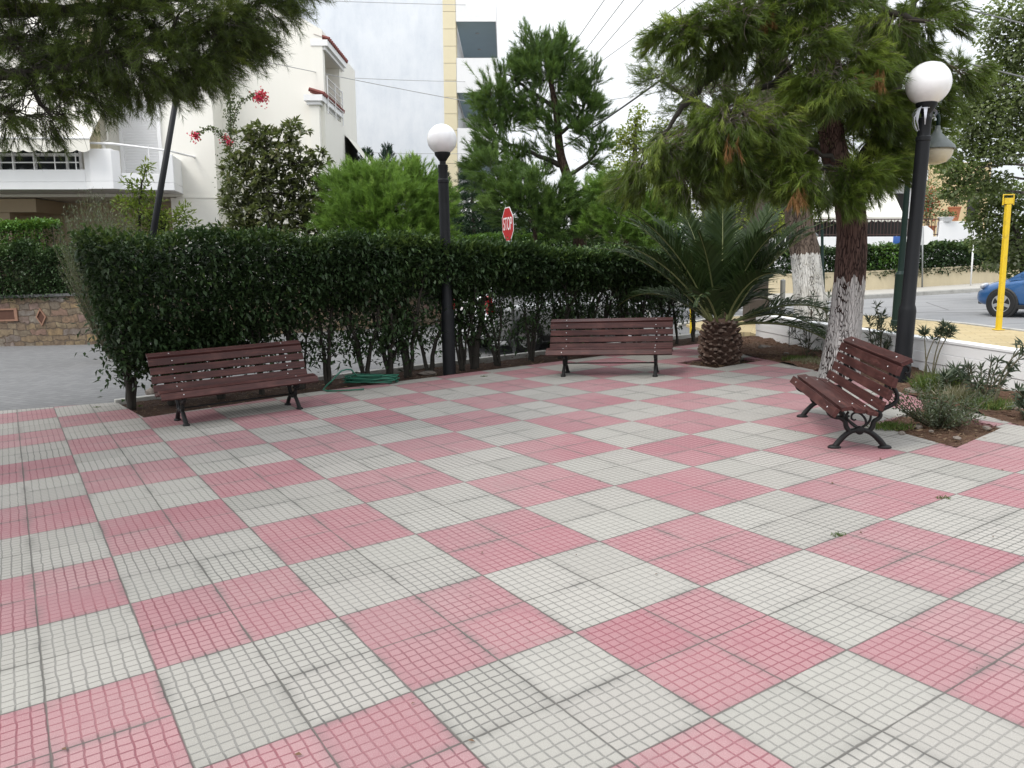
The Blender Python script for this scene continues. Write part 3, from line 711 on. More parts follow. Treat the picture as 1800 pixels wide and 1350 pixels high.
# pendant street lamp (green post mostly behind the black one)
def pendant(label, base, H, s=1.0, rotz=0.0, lean=(0, 0), rr=0.2):
    t = thing('pendant_lamp', label, 'street lamp', base, group='green swan-neck pendant lamps'); t.rotation_euler = (lean[0], lean[1], rotz)
    m = MB().lathe([(0.085*s, -0.05), (0.085*s, 0.9*s), (0.06*s, 0.95*s), (0.05*s, H-0.3*s), (0.045*s, H)], 16)
    m.build('post', M['greenpaint'], t, auto=30)
    rr *= s
    arc = [(rr-rr*math.cos(a), 0, H+rr*1.15*math.sin(a)) for a in np.linspace(0, PI, 15)]+[(2*rr, 0, H-0.10*s)]
    MB().tube(arc, 0.024*s, 10).build('arm', M['greenpaint'], t, smooth=True)
    z = H-0.10*s; x = 2*rr
    MB().lathe([(0.03*s, z+0.02*s), (0.035*s, z-0.03*s), (0.06*s, z-0.08*s), (0.13*s, z-0.15*s), (0.225*s, z-0.24*s), (0.245*s, z-0.285*s), (0.24*s, z-0.292*s), (0.03*s, z-0.25*s)], 28, (x, 0, 0)).build('lamp_shade', M['lampshade'], t, auto=40)
    MB().lathe([(0.215*s, z-0.285*s), (0.212*s, z-0.33*s), (0.19*s, z-0.40*s), (0.14*s, z-0.455*s), (0.06*s, z-0.48*s), (0.002, z-0.485*s)], 28, (x, 0, 0)).build('bowl', M['lampbowl'], t, smooth=True)
    return t
M['lampshade'] = plain('grey_green_lamp_shade', (0.10, 0.115, 0.11), 0.4, 0.2, 9)
M['lampbowl'] = plain('milky_lamp_bowl', (0.52, 0.47, 0.36), 0.25, 0.08, 4)
pY = 9.9; pb = at(1590, 600, pY); pt = at(1628, 205, pY)
ln = math.atan2(pt[0]-pb[0], pt[2]-0)
pl = pendant('pendant lamp with a glass bowl hanging beside the larger globe lamp post', (pb[0], pb[1], 0), pt[2]-0.03, 0.92, 0.0, (0, ln), 0.085)
q = G(1444, 515, 0.04); Yq = 29.0; q = at(1447, 480, Yq)
pendant('small distant swan-neck lamp in front of the white railing terrace', (q[0], q[1], 0.04), at(1447, 398, Yq)[2], 0.95, PI, (0, LEAN))

# green post with ball finial
gb = G(1576, 572); gt = at(1598, 287, gb[1])
t = thing('finial_post', 'slim dark green post topped by a ball, behind the black lamp post', 'post'); tilt(t, V(gb), V(gt)); Hh = (V(gt)-V(gb)).length
MB().lathe([(0.12, -0.05), (0.12, 0.1), (0.105, 0.12), (0.10, 1.05), (0.105, 1.07), (0.062, 1.14), (0.055, Hh-0.1), (0.06, Hh-0.09)], 18).build('post', M['greenpaint'], t, auto=30)
MB().lathe([(0.055, Hh-0.1)]+[(0.1*math.cos(a), Hh+0.1*math.sin(a)) for a in np.linspace(-0.9, PI/2-0.01, 12)], 20).build('finial', M['greenpaint'], t, smooth=True)
# yellow post
yb = G(1755, 580); yt = at(1773, 348, yb[1])
t = thing('yellow_post', 'yellow post with a loop head on the yellow pavement near the blue car', 'post'); tilt(t, V(yb), V(yt)); Hy = (V(yt)-V(yb)).length
MB().box((0, 0, Hy/2-0.06), (0.085, 0.085, Hy-0.12)).box((0, 0, 0.01), (0.16, 0.16, 0.02)).build('post', M['yellowpaint'], t, bevel=0.01)
m = MB().box((0, 0, Hy-0.055), (0.15, 0.06, 0.11))
m.tube([(-0.098, 0, Hy-0.13), (-0.10, 0, Hy+0.06), (0.10, 0, Hy+0.06), (0.098, 0, Hy-0.13)], 0.014, 8)
m.build('head', M['yellowpaint'], t, bevel=0.006)
# thin pole leaning through the left pine
a = G(228, 648, -0.06); b = at(324, 90, a[1]+0.4)
tag(MB().tube([V(a)-Vector((0, 0, .1)), V(a).lerp(V(b), 0.5), V(b)], [0.062, 0.056, 0.045], 12).build('leaning_pole', M['blackpaint'], smooth=True), 'thin dark pole leaning up out of the hedge in front of the white house', 'pole')
# short posts seen behind the palm and along the far road
a = G(1216, 583); tag(MB().lathe([(0.045, -0.05), (0.045, 0.9), (0.03, 0.95)], 12, (a[0], a[1], 0)).build('bollard', M['yellowpaint'], auto=30), 'short yellow bollard behind the palm trunk', 'bollard')
a = G(1375, 562); tag(MB().lathe([(0.06, -0.05), (0.06, 0.95), (0.02, 0.97)], 12, (a[0], a[1], 0)).build('bollard', M['galv'], auto=30), 'short grey bollard between the utility pole and the whitewashed pine', 'bollard')
a = G(1706, 502, 0.04); b = at(1711, 429, a[1])
tag(MB().tube([V(a), V(b)], 0.03, 10).build('marker_post', M['whitesign'], smooth=True), 'thin white post on the far pavement in front of the beige wall', 'post')

# ------------------------------------------------------------------ signs
def text_mesh(s, size, depth, mat, name, parent):
    cu = bpy.data.curves.new(name, 'FONT'); cu.body = s; cu.size = size; cu.extrude = depth; cu.align_x = 'CENTER'; cu.align_y = 'CENTER'
    to = bpy.data.objects.new('tmp', cu); COL.objects.link(to)
    dg = bpy.context.evaluated_depsgraph_get(); me = bpy.data.meshes.new_from_object(to.evaluated_get(dg)); bpy.data.objects.remove(to)
    me.materials.clear(); me.materials.append(mat)
    return link(bpy.data.objects.new(name, me), parent)
def stop_sign(label, base, topz, yaw, back_only=False, s=0.6, tiltd=0.0):
    t = thing('stop_sign', label, 'road sign', base, yaw)     # plate faces local -y
    if tiltd: t.rotation_euler.y = tiltd
    MB().lathe([(0.03, -0.1), (0.03, topz-0.02)], 12).build('post', M['galv'], t, smooth=True)
    R = s/2/math.cos(PI/8); zc = topz-s/2
    oc = [(R*math.cos(PI/8+k*PI/4), R*math.sin(PI/8+k*PI/4)) for k in range(8)]
    def plate(k, y0, y1, mat, nm, par):
        m = MB(); n = 8
        vs = [(x*k, y0, zc+z*k) for x, z in oc]+[(x*k, y1, zc+z*k) for x, z in oc]
        m.add(vs, [tuple(range(8)), tuple(reversed(range(8, 16)))]+[(i, 8+i, 8+(i+1) % 8, (i+1) % 8) for i in range(8)])
        return m.build(nm, mat, par)
    pf = plate(1, -0.036, -0.032, M['whitesign'], 'plate', t)
    if not back_only:
        plate(0.94, -0.038, -0.0365, M['redsign'], 'red_face', pf)
        tx = text_mesh('STOP', s*0.40, 0.001, M['whitesign'], 'lettering', pf)
        tx.rotation_euler = (rad(90), 0, 0); tx.location = (0, -0.0395, zc); tx.scale = (0.82, 1.35, 1)
    return t
sb = G(904, 619)
stop_sign('red STOP sign seen nearly edge-on above the hedge', (sb[0], sb[1], 0.0), at(897, 364, sb[1])[2], rad(-71), s=0.6)
q = G(1621, 505, 0.04)
stop_sign('grey back of an octagonal sign on a white pole by the beige wall', (q[0], q[1], 0.04), at(1622, 399, q[1])[2], rad(200-55), True, 0.72, rad(2.0))
q = G(1592, 506, 0.04)
t = thing('blue_sign', 'small blue sign on a thin pole beside the dark green post', 'road sign', (q[0]-0.35, q[1]+0.3, 0.04), 0.2, lean=LEAN)
zt = at(1592, 416, q[1])[2]
MB().lathe([(0.025, -0.05), (0.025, zt)], 10).build('post', M['galv'], t, smooth=True)
MB().box((0, -0.035, zt-0.2), (0.34, 0.012, 0.38)).build('plate', M['bluesign'], t)
MB().box((0, -0.042, zt-0.34), (0.30, 0.003, 0.07)).build('white_band', M['whitesign'], t)
#@@PART3
# ------------------------------------------------------------------ trees
def smooth_path(pts, k=5):
    P2 = [np.array(p, float) for p in pts]; Q = []
    for i in range(len(P2)-1):
        p0 = P2[max(i-1, 0)]; p1 = P2[i]; p2 = P2[i+1]; p3 = P2[min(i+2, len(P2)-1)]
        for s in range(k):
            u = s/k; Q.append(0.5*((2*p1)+(-p0+p2)*u+(2*p0-5*p1+4*p2-p3)*u*u+(-p0+3*p1-3*p2+p3)*u*u*u))
    Q.append(P2[-1]); return Q
def limb(mb, pts, rs, n=10, k=5, wob=0.0):
    Q = smooth_path([np.r_[p, r] for p, r in zip(pts, rs)], k)
    if wob:
        for q in Q[1:-1]: q[:3] += RNG.normal(size=3)*wob
    mb.tube([q[:3] for q in Q], [max(0.003, q[3]) for q in Q], n)
    return [q[:3] for q in Q], [q[3] for q in Q]
def trunk_mesh(pts, rs, n=40, k=8, rough=0.05, flare=0.25, parent=None, mat=None, name='trunk'):
    """bark with real ridges"""
    Q = smooth_path([np.r_[p, r] for p, r in zip(pts, rs)], k)
    # resample finer
    F = []
    for i in range(len(Q)-1):
        for s in range(3): F.append(Q[i]+(Q[i+1]-Q[i])*s/3)
    F.append(Q[-1])
    from mathutils import noise
    mb = MB(); b = 0; z0 = F[0][2]
    for i, q in enumerate(F):
        t = nrm(F[min(i+1, len(F)-1)][:3]-F[max(i-1, 0)][:3]); a = nrm(np.cross(t, [0.1, 1, 0.05])); c = np.cross(t, a)
        for kk in range(n):
            th = 2*PI*kk/n
            h = q[2]-z0
            fl = 1+flare*math.exp(-h/0.18)*(1+0.35*math.sin(3*th+1))
            nz = noise.noise(Vector((math.cos(th)*3.2, math.sin(th)*3.2, h*1.6)))*1.1+noise.noise(Vector((math.cos(th)*8, math.sin(th)*8, h*4)))
            rr = q[3]*fl*(1+rough*nz)
            p = q[:3]+a*(math.cos(th)*rr)+c*(math.sin(th)*rr); mb.v.append(tuple(p))
    for i in range(len(F)-1):
        for kk in range(n):
            mb.f.append((i*n+kk, i*n+(kk+1) % n, (i+1)*n+(kk+1) % n, (i+1)*n+kk)); mb.m.append(0)
    return mb.build(name, mat, parent, smooth=True)

def near_on(paths, c):
    best = None
    for P_ in paths:
        for p in P_:
            d = np.linalg.norm((p-c)*np.array([1, 1, 1.6]))+0.35*max(0, p[2]-c[2])
            if best is None or d < best[0]: best = (d, p)
    return best[1]

def make_sprays(root, d, ln, nn, nl, nw, ang, grav, spread=0.25):
    """needle-covered twig ends: returns needle tris, twig sticks (verts)"""
    S = len(root)
    t = RNG.random((S, nn))**0.8
    ddn = d[:, None, :]
    # twig curve: straight then drooping
    pos = root[:, None, :]+ddn*(ln[:, None]*t)[..., None]+np.array([0, 0, -1.0])*(grav*0.35*ln[:, None]*t*t)[..., None]
    dn = np.repeat(d, nn, 0)
    a = perp(dn); th = (ang[0]+(ang[1]-ang[0])*RNG.random(S*nn))[:, None]
    nd = dn*np.cos(th)+a*np.sin(th)
    nd[:, 2] -= grav*0.5; nd = nrm(nd+spread*0.4*rdir(S*nn))
    L = nl*(0.65+0.55*RNG.random(S*nn))
    return needle_tris(pos.reshape(-1, 3), nd, L, nw)

def pine_tree(name, label, trunk, trunk_r, limbs, pads, mat, bmat, cat='tree', group=None, spray=(0.22, 0.42), nn=46, nl=0.10, nw=0.0042,
              ang=(0.25, 1.0), grav=0.55, upward=0.0, twigs=True, flare=0.25, rough=0.05, bare=0, limb_r=0.03, twigcol=None, tn=40, core=0.42, tuft=0.045, dens=1.0):
    base = np.array(trunk[0], float)
    root = thing(name, label, cat, base, group=group)
    tk = [np.array(p, float)-base for p in trunk]
    trunk_mesh(tk, trunk_r, parent=root, mat=bmat, flare=flare, rough=rough, n=tn)
    mb = MB(); paths = [smooth_path(tk, 8)]
    for pts, rs in limbs:
        pth, _ = limb(mb, [np.array(p, float)-base for p in pts], rs, 9, 6, 0.012)
        paths.append(pth)
    tri = []; tint = []; stk = []
    for pad in pads:
        c = np.array(pad[0], float)-base; r = np.array(pad[1], float); S = int(pad[2]*dens); opt = pad[3] if len(pad) > 3 else {}
        g = opt.get('grav', grav); up = opt.get('up', upward)
        a = near_on(paths, c)
        mid = (a+c)/2+np.array([0, 0, 0.12*np.linalg.norm(c-a)*(1 if g > 0.2 else -0.6)])+RNG.normal(size=3)*0.05
        pth, _ = limb(mb, [a, mid, c], [min(limb_r*1.2, 0.012+0.02*np.linalg.norm(c-a)), limb_r*0.6, 0.008], 6, 5, 0.015)
        # secondary branches inside the pad
        nb = max(4, S//30); e = c+ball(nb, 0.4)*r*0.8; s0 = np.array(pth)[RNG.integers(len(pth)//2, len(pth), nb)]
        m1 = (s0+e)/2+RNG.normal(size=(nb, 3))*0.06*r.mean()+np.array([0, 0, 0.06*r.mean()])
        stk.append(sticks(s0, m1, 0.008, 0.006)); stk.append(sticks(m1, e, 0.006, 0.0035))
        u = ball(S, core); p = c+u*r
        # sprays sit in tufts: a few share one twig end, its heading and its age (new growth is paler); lit pad tops are painted in too
        K_ = max(3, S//7); cu = ball(K_, core); cc_ = c+cu*r; who = RNG.integers(0, K_, S)
        d2 = ((cc_[:, None, :]-e[None])**2).sum(-1); j = d2.argmin(1); cst = e[j]+(m1[j]-e[j])*RNG.random((K_, 1))*0.6
        out = c-a; out[2] *= 0.3; out = nrm(out)
        cd = nrm(0.75*nrm(cu*np.array([1, 1, 0.7])+1e-6)+0.45*out+0.45*rdir(K_)+np.array([0, 0, up])-np.array([0, 0, g*0.55]))
        p = cc_[who]+RNG.normal(size=(S, 3))*tuft; u = cu[who]; st = cst[who]
        d = nrm(cd[who]+0.38*rdir(S))
        ln = spray[0]+(spray[1]-spray[0])*RNG.random(S)
        sc = opt.get('nl', 1.0)
        tri.append(make_sprays(p, d, ln, nn, nl*sc, nw, ang, g))
        ct_ = 0.05+0.62*RNG.random(K_)**1.5
        pt_ = ct_[who]+0.10*(RNG.random(S)-0.5)+opt.get('tint', 0.0)+0.28*np.clip(u[:, 2], -1, 1)  # pad tops paler, undersides darker: lit tops and shade painted into the tint
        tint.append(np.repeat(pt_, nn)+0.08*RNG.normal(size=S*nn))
        if twigs: stk.append(sticks(cst, cc_, 0.004, 0.003)); stk.append(sticks(p, p+d*ln[:, None]*0.9, 0.003, 0.0015))
        if bare or opt.get('bare'):
            nbr = int(opt.get('bare', bare)); q0 = ball(nbr, 0.3); q0[:, 2] = np.abs(q0[:, 2]); p0 = c+q0*r*0.85
            dd = nrm(0.8*rdir(nbr)+np.array([0, 0, 0.45])+0.5*out)
            for it in range(4):
                p1 = p0+dd*RNG.uniform(0.05, 0.12, (nbr, 1)); stk.append(sticks(p0, p1, 0.0042-0.0009*it, 0.0034-0.0009*it)); p0 = p1; dd = nrm(dd+0.45*rdir(nbr)-np.array([0, 0, .28]))
    if mb.v: mb.build('branches', M['stem'] if twigcol is None else twigcol, root, smooth=True)
    if stk: np_mesh('twigs', np.concatenate(stk), 4, M['twig'] if twigcol is None else twigcol, root)
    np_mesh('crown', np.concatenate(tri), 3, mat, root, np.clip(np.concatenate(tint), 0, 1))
    return root
def pd(px, py, Y, rx, ry, n, ry_depth=None, **opt):
    """pad at a picture point and distance, radii given in picture pixels at that distance"""
    s = Y/F0; return (at(px, py, Y), (rx*s, (ry_depth if ry_depth else 0.8*(rx+ry)/2*s), ry*s), n, opt)

# --- the big pine behind the end-on bench
T0 = G(1476, 664); Yt = T0[1]
tr = [(T0[0], T0[1], -0.05), T0+np.array([0.0, 0, 0.25]), at(1487, 560, Yt), at(1494, 480, Yt), at(1497, 410, Yt), at(1490, 345, Yt), at(1468, 270, Yt-0.05), at(1455, 190, Yt-0.1), at(1448, 100, Yt-0.1), at(1440, 0, Yt), at(1436, -140, Yt), at(1440, -300, Yt)]
trr = [0.225, 0.215, 0.195, 0.185, 0.175, 0.175, 0.15, 0.145, 0.14, 0.125, 0.10, 0.06]
limbs = [([at(1492, 352, Yt), at(1515, 290, Yt+0.1), at(1555, 210, Yt+0.2), at(1590, 110, Yt+0.3), at(1610, -20, Yt+0.3)], [0.13, 0.105, 0.09, 0.06, 0.03]),
         ([at(1452, 60, Yt-0.1), at(1400, 45, Yt-0.2), at(1345, 70, Yt-0.3), at(1285, 95, Yt-0.4), at(1262, 125, Yt-0.45), at(1235, 150, Yt-0.5), at(1200, 190, Yt-0.55), at(1165, 240, Yt-0.6)], [0.09, 0.075, 0.06, 0.05, 0.045, 0.042, 0.032, 0.018]),
         ([at(1456, 180, Yt), at(1410, 150, Yt-0.3), at(1350, 150, Yt-0.6), at(1280, 190, Yt-0.9)], [0.07, 0.05, 0.035, 0.015]),
         ([at(1460, 220, Yt), at(1490, 170, Yt-0.5), at(1500, 140, Yt-0.9)], [0.07, 0.05, 0.03]),
         ([at(1445, 20, Yt), at(1500, 0, Yt-0.3), at(1560, 20, Yt-0.4), at(1640, 40, Yt-0.3)], [0.08, 0.06, 0.04, 0.02])]
pads = [pd(1125, 318, 9.6, 44, 22, 90, tint=.05), pd(1165, 285, 9.3, 62, 26, 150, tint=.1, bare=20), pd(1215, 318, 9.1, 58, 24, 130), pd(1210, 250, 9.0, 56, 22, 130, tint=.14, bare=50), pd(1275, 222, 8.9, 72, 26, 210, tint=.18, bare=90),
        pd(1345, 215, 8.9, 56, 32, 180, tint=.18, bare=60), pd(1290, 280, 9.0, 66, 28, 170, tint=.06), pd(1365, 285, 9.1, 54, 30, 140, tint=.02), pd(1410, 318, 9.0, 46, 22, 110), pd(1325, 325, 9.3, 42, 16, 60, tint=-.05),
        pd(1205, 60, 8.9, 58, 20, 150, tint=.06, bare=20), pd(1280, 40, 8.9, 66, 32, 180, tint=.02, bare=30), pd(1360, 10, 9.0, 80, 40, 220), pd(1235, 95, 9.2, 40, 14, 60, tint=-.1), pd(1315, 88, 9.6, 50, 20, 60, tint=-.15, bare=40),
        pd(1440, -10, 8.9, 80, 40, 220, tint=.03), pd(1390, 105, 9.9, 50, 30, 60, tint=-.2, bare=50), pd(1425, 70, 8.7, 44, 22, 90, tint=.08, bare=20), pd(1445, 150, 8.8, 54, 32, 210, tint=.2, bare=60), pd(1500, 115, 9.3, 60, 32, 220, tint=.18, bare=50),
        pd(1560, 50, 9.6, 72, 34, 220, tint=.06), pd(1640, 25, 9.9, 55, 28, 160), pd(1590, 100, 10.2, 58, 24, 160), pd(1545, 185, 9.6, 50, 32, 200, tint=.1, bare=20), pd(1500, 220, 9.9, 50, 30, 110, tint=-.08), pd(1560, 245, 9.9, 38, 28, 120),
        pd(1625, 180, 10.5, 62, 32, 150), pd(1690, 130, 10.6, 40, 18, 80), pd(1620, 240, 10.6, 45, 28, 100), pd(1500, 312, 9.3, 46, 20, 150, tint=.14, bare=14), pd(1550, 298, 9.8, 34, 20, 120, tint=.12), pd(1440, 265, 10.3, 50, 40, 120, tint=-.1),
        pd(1470, 345, 9.2, 24, 12, 50, tint=.05), pd(1395, 240, 10.2, 50, 32, 90, tint=-.12, bare=30), pd(1250, 165, 10.0, 46, 26, 40, tint=-.2, bare=70), pd(1330, 155, 10.1, 52, 30, 45, tint=-.2, bare=80),
        pd(1460, -160, 9.5, 190, 90, 170), pd(1300, -120, 9.6, 120, 70, 100), pd(1620, -110, 9.6, 130, 70, 100), pd(1470, -330, 9.6, 170, 90, 100)]
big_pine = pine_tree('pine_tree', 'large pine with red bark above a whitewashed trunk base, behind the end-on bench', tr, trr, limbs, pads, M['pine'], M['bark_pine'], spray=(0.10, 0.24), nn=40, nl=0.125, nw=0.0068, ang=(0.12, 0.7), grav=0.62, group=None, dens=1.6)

M['deadneedles'] = foliage('dead_orange_needles', (0.16, 0.075, 0.025), (0.27, 0.13, 0.05), (0.36, 0.20, 0.09), 0.8, 0.25)
dn = []
for (px_, py_, Y_, n_) in [(1405, 332, 8.75, 16), (1545, 118, 9.0, 20), (1512, 122, 9.0, 8), (1352, 8, 8.7, 12), (1290, 240, 8.6, 6)]:
    c = at(px_, py_, Y_)-T0; p_ = c+RNG.normal(size=(n_, 3))*.035; dn.append(make_sprays(p_, nrm(rdir(n_)*.5+np.array([0, 0, -1.0])), np.full(n_, .12), 34, .10, .006, (.15, .6), .6))
q = np.concatenate(dn); np_mesh('dead_sprigs', q, 3, M['deadneedles'], big_pine, RNG.random(len(q)//3))

# --- second whitewashed pine beyond the low wall
Y2 = 16.2; B2 = G(1424, 582, 0)
B2 = np.array([at(1424, 560, Y2)[0], Y2, 0.0])
tr = [(B2[0], Y2, -0.05), (B2[0], Y2, 0.4), at(1421, 500, Y2), at(1414, 440, Y2), at(1405, 400, Y2), at(1405, 350, Y2), at(1418, 300, Y2), at(1400, 200, Y2), at(1370, 100, Y2), at(1360, -20, Y2)]
trr = [0.36, 0.33, 0.30, 0.285, 0.275, 0.27, 0.24, 0.2, 0.15, 0.08]
limbs = [([at(1418, 300, Y2), at(1330, 240, Y2), at(1220, 180, Y2), at(1160, 140, Y2)], [0.16, 0.11, 0.07, 0.03]), ([at(1405, 220, Y2), at(1480, 150, Y2), at(1560, 90, Y2)], [0.14, 0.09, 0.04])]
pads = [pd(1165, 130, 15.6, 42, 26, 110, up=.3, grav=.1, tint=-.1), pd(1205, 160, 15.8, 48, 30, 110), pd(1215, 210, 16, 46, 34, 110), pd(1190, 245, 16, 40, 24, 70), pd(1270, 130, 16.4, 60, 45, 60, tint=-.15), pd(1340, 70, 16.4, 80, 60, 110, tint=-.1), pd(1310, 200, 16.4, 70, 50, 70, tint=-.15),
        pd(1400, 150, 16.6, 80, 70, 90, tint=-.15), pd(1420, 270, 16.2, 80, 50, 120, tint=-.1), pd(1350, 300, 16.3, 70, 40, 120), pd(1500, 120, 16.6, 80, 70, 200), pd(1580, 150, 16.6, 70, 60, 150), pd(1530, 240, 16.4, 70, 50, 150), pd(1450, 20, 16.6, 120, 60, 200), pd(1280, 300, 16.2, 60, 30, 90), pd(1600, 250, 16.6, 50, 40, 90)]
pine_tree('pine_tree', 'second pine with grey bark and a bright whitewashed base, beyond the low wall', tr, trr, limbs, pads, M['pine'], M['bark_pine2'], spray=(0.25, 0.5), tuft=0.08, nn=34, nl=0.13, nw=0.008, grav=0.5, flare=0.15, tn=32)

# --- pine overhanging from the left, trunk outside the frame
Yl = 6.2; base = np.array([-6.3, 5.6, 0])
tr = [base-np.array([0, 0, .05]), base+np.array([0.02, 0, 1.0]), base+np.array([0.1, 0.05, 2.2]), base+np.array([0.25, 0.1, 3.4]), base+np.array([0.3, 0.1, 4.8]), base+np.array([0.4, 0.1, 6.4])]
trr = [0.24, 0.21, 0.19, 0.17, 0.12, 0.05]
limbs = [([tr[2], at(-160, 190, 5.9), at(20, 128, 6.0), at(105, 122, 6.1), at(220, 85, 6.2), at(330, 50, 6.3)], [0.09, 0.07, 0.04, 0.034, 0.026, 0.014]),
         ([tr[3], at(-100, 20, 6.2), at(120, 20, 6.3), at(300, 0, 6.4), at(430, -10, 6.5)], [0.09, 0.06, 0.045, 0.03, 0.015]),
         ([tr[3], at(-200, -200, 6), at(100, -250, 6), at(350, -260, 6.2)], [0.09, 0.06, 0.04, 0.02])]
pads = [pd(60, 165, 6.0, 75, 36, 150, tint=-.05, bare=40), pd(150, 160, 6.1, 50, 30, 100, tint=-.05, bare=20), pd(30, 212, 5.9, 46, 20, 60, tint=-.1, bare=20), pd(95, 208, 6.0, 50, 16, 55, tint=-.1, bare=20), pd(125, 95, 6.2, 85, 50, 300), pd(215, 118, 6.2, 60, 36, 200),
        pd(265, 148, 6.2, 58, 18, 120), pd(300, 105, 6.2, 62, 42, 260), pd(355, 108, 6.3, 50, 28, 190), pd(385, 60, 6.3, 58, 38, 230, tint=.02), pd(405, 92, 6.4, 34, 22, 90, tint=-.1), pd(430, 30, 6.4, 48, 34, 170), pd(478, 0, 6.5, 42, 28, 120), pd(436, 66, 6.5, 24, 18, 50, tint=-.1),
        pd(40, 60, 6.1, 80, 55, 300), pd(190, 40, 6.3, 90, 50, 320), pd(310, 30, 6.3, 80, 45, 280), pd(40, -20, 6.2, 90, 55, 260), pd(200, -50, 6.3, 110, 55, 260), pd(380, -60, 6.4, 100, 55, 260), pd(510, -50, 6.5, 50, 40, 110),
        pd(-120, 60, 6.0, 110, 90, 260), pd(-150, 200, 5.8, 90, 50, 140), pd(20, -200, 6.0, 160, 90, 320), pd(250, -220, 6.2, 160, 90, 320), pd(-160, -160, 5.8, 140, 120, 260)]
for px_, py_, Y_, r_, n_ in [(-200, -300, 6.0, 200, 300), (120, -420, 6.4, 200, 300)]: pads.append(pd(px_, py_, Y_, r_, r_*0.5, n_))
# further limbs towards the camera shade the left of the plaza
for (x, y, z, r, n_) in [(-5.0, 4.2, 4.0, 1.0, 260), (-6.8, 3.6, 4.2, 1.1, 220), (-6.6, 7.4, 4.0, 1.1, 260), (-5.2, 6.6, 4.9, 1.1, 260), (-7.8, 5.6, 4.4, 1.2, 220), (-4.2, 7.6, 5.0, 0.9, 260), (-6.2, 9.2, 5.2, 1.2, 420), (-4.6, 9.4, 5.5, 1.1, 420), (-3.0, 9.0, 5.6, 1.0, 300), (-7.8, 8.6, 5.0, 1.2, 300), (-5.4, 8.0, 5.6, 1.2, 420), (-3.4, 7.6, 5.8, 1.0, 300)]:
    pads.append((np.array([x, y, z]), (r, r, r*0.45), n_, {}))
for x in (-9.0, -7.4, -5.8, -4.2, -2.7):
    for y in (2.5, 4.2, 6.0, 7.8, 9.6):
        if x > -3 and y < 5: continue
        zt0 = at(300, -60, y)[2]; pads.append((np.array([x+RNG.uniform(-.3, .3), y+RNG.uniform(-.3, .3), max(4.3, zt0+0.75)+RNG.uniform(0, .7)]), (1.15, 1.15, 0.5), 480, {'nl': 2.0}))
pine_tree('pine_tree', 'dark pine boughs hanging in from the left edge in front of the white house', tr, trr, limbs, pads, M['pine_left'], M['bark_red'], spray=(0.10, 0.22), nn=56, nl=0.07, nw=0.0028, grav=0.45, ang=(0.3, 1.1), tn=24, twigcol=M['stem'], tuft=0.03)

# --- mid pine above the hedge
Y3 = 22.0; B3 = np.array([at(1021, 440, Y3)[0], Y3, 0.1])
tr = [B3, at(1020, 440, Y3), at(1014, 380, Y3), at(1000, 320, Y3), at(985, 270, Y3), at(978, 200, Y3), at(965, 130, Y3), at(955, 85, Y3)]
trr = [0.2, 0.19, 0.17, 0.14, 0.12, 0.09, 0.06, 0.03]
limbs = [([at(985, 290, Y3), at(940, 270, Y3), at(890, 250, Y3), at(860, 220, Y3)], [0.08, 0.055, 0.04, 0.02]), ([at(980, 240, Y3), at(1020, 200, Y3), at(1040, 150, Y3)], [0.06, 0.04, 0.02]), ([at(1000, 310, Y3), at(1040, 280, Y3), at(1060, 250, Y3)], [0.06, 0.04, 0.02]), ([at(975, 190, Y3), at(920, 150, Y3), at(890, 130, Y3)], [0.06, 0.04, 0.015])]
pads = [pd(930, 95, Y3, 16, 26, 60), pd(958, 92, Y3, 18, 26, 70), pd(988, 100, Y3, 20, 26, 75), pd(905, 135, Y3, 26, 22, 75), pd(945, 135, Y3, 36, 26, 120), pd(1000, 140, Y3, 30, 24, 90), pd(1030, 145, Y3, 22, 20, 60), pd(868, 165, Y3, 24, 22, 75), pd(858, 205, Y3, 26, 26, 80), pd(895, 205, Y3, 28, 22, 70), pd(870, 250, Y3, 34, 22, 80),
        pd(935, 180, Y3, 30, 22, 70), pd(1010, 185, Y3, 34, 20, 80), pd(1035, 195, Y3, 20, 18, 50), pd(960, 225, Y3, 26, 20, 45), pd(1025, 225, Y3, 28, 18, 60), pd(1045, 250, Y3, 22, 18, 45, tint=-.1), pd(905, 280, Y3, 36, 16, 60), pd(850, 285, Y3, 20, 20, 45), pd(940, 300, Y3, 30, 14, 40), pd(1035, 285, Y3, 24, 14, 25, tint=-.15, bare=10), pd(965, 265, Y3, 22, 14, 18, bare=8)]
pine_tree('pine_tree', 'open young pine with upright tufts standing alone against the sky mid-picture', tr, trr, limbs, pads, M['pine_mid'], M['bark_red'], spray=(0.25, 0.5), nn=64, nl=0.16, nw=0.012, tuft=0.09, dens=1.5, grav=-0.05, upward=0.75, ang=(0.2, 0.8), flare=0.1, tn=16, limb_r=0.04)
# pine saplings around it
def small_pine(label, px, py0, py1, Y, pads, mat, tint=0, name='pine_tree', cat='tree', up=0.6, **kw):
    b = np.array([at(px, py0, Y)[0], Y, 0.0]); tp = at(px, py1, Y)
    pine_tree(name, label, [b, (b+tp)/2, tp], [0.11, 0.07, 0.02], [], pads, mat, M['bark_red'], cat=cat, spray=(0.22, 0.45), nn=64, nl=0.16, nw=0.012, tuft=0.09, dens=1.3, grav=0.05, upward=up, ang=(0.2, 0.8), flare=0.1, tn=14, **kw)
small_pine('bright green young pine between the mid pine and the palm fronds', 1100, 520, 310, 20.5, [pd(1095, 335, 20.5, 36, 26, 120), pd(1130, 360, 20.5, 34, 30, 130), pd(1085, 375, 20.5, 40, 28, 130), pd(1130, 400, 20.5, 36, 26, 110), pd(1070, 400, 20.5, 36, 26, 100), pd(1105, 425, 20.5, 46, 20, 100), pd(1060, 345, 20.8, 26, 20, 50), pd(1160, 385, 20.7, 24, 24, 60)], M['pine_bush'])
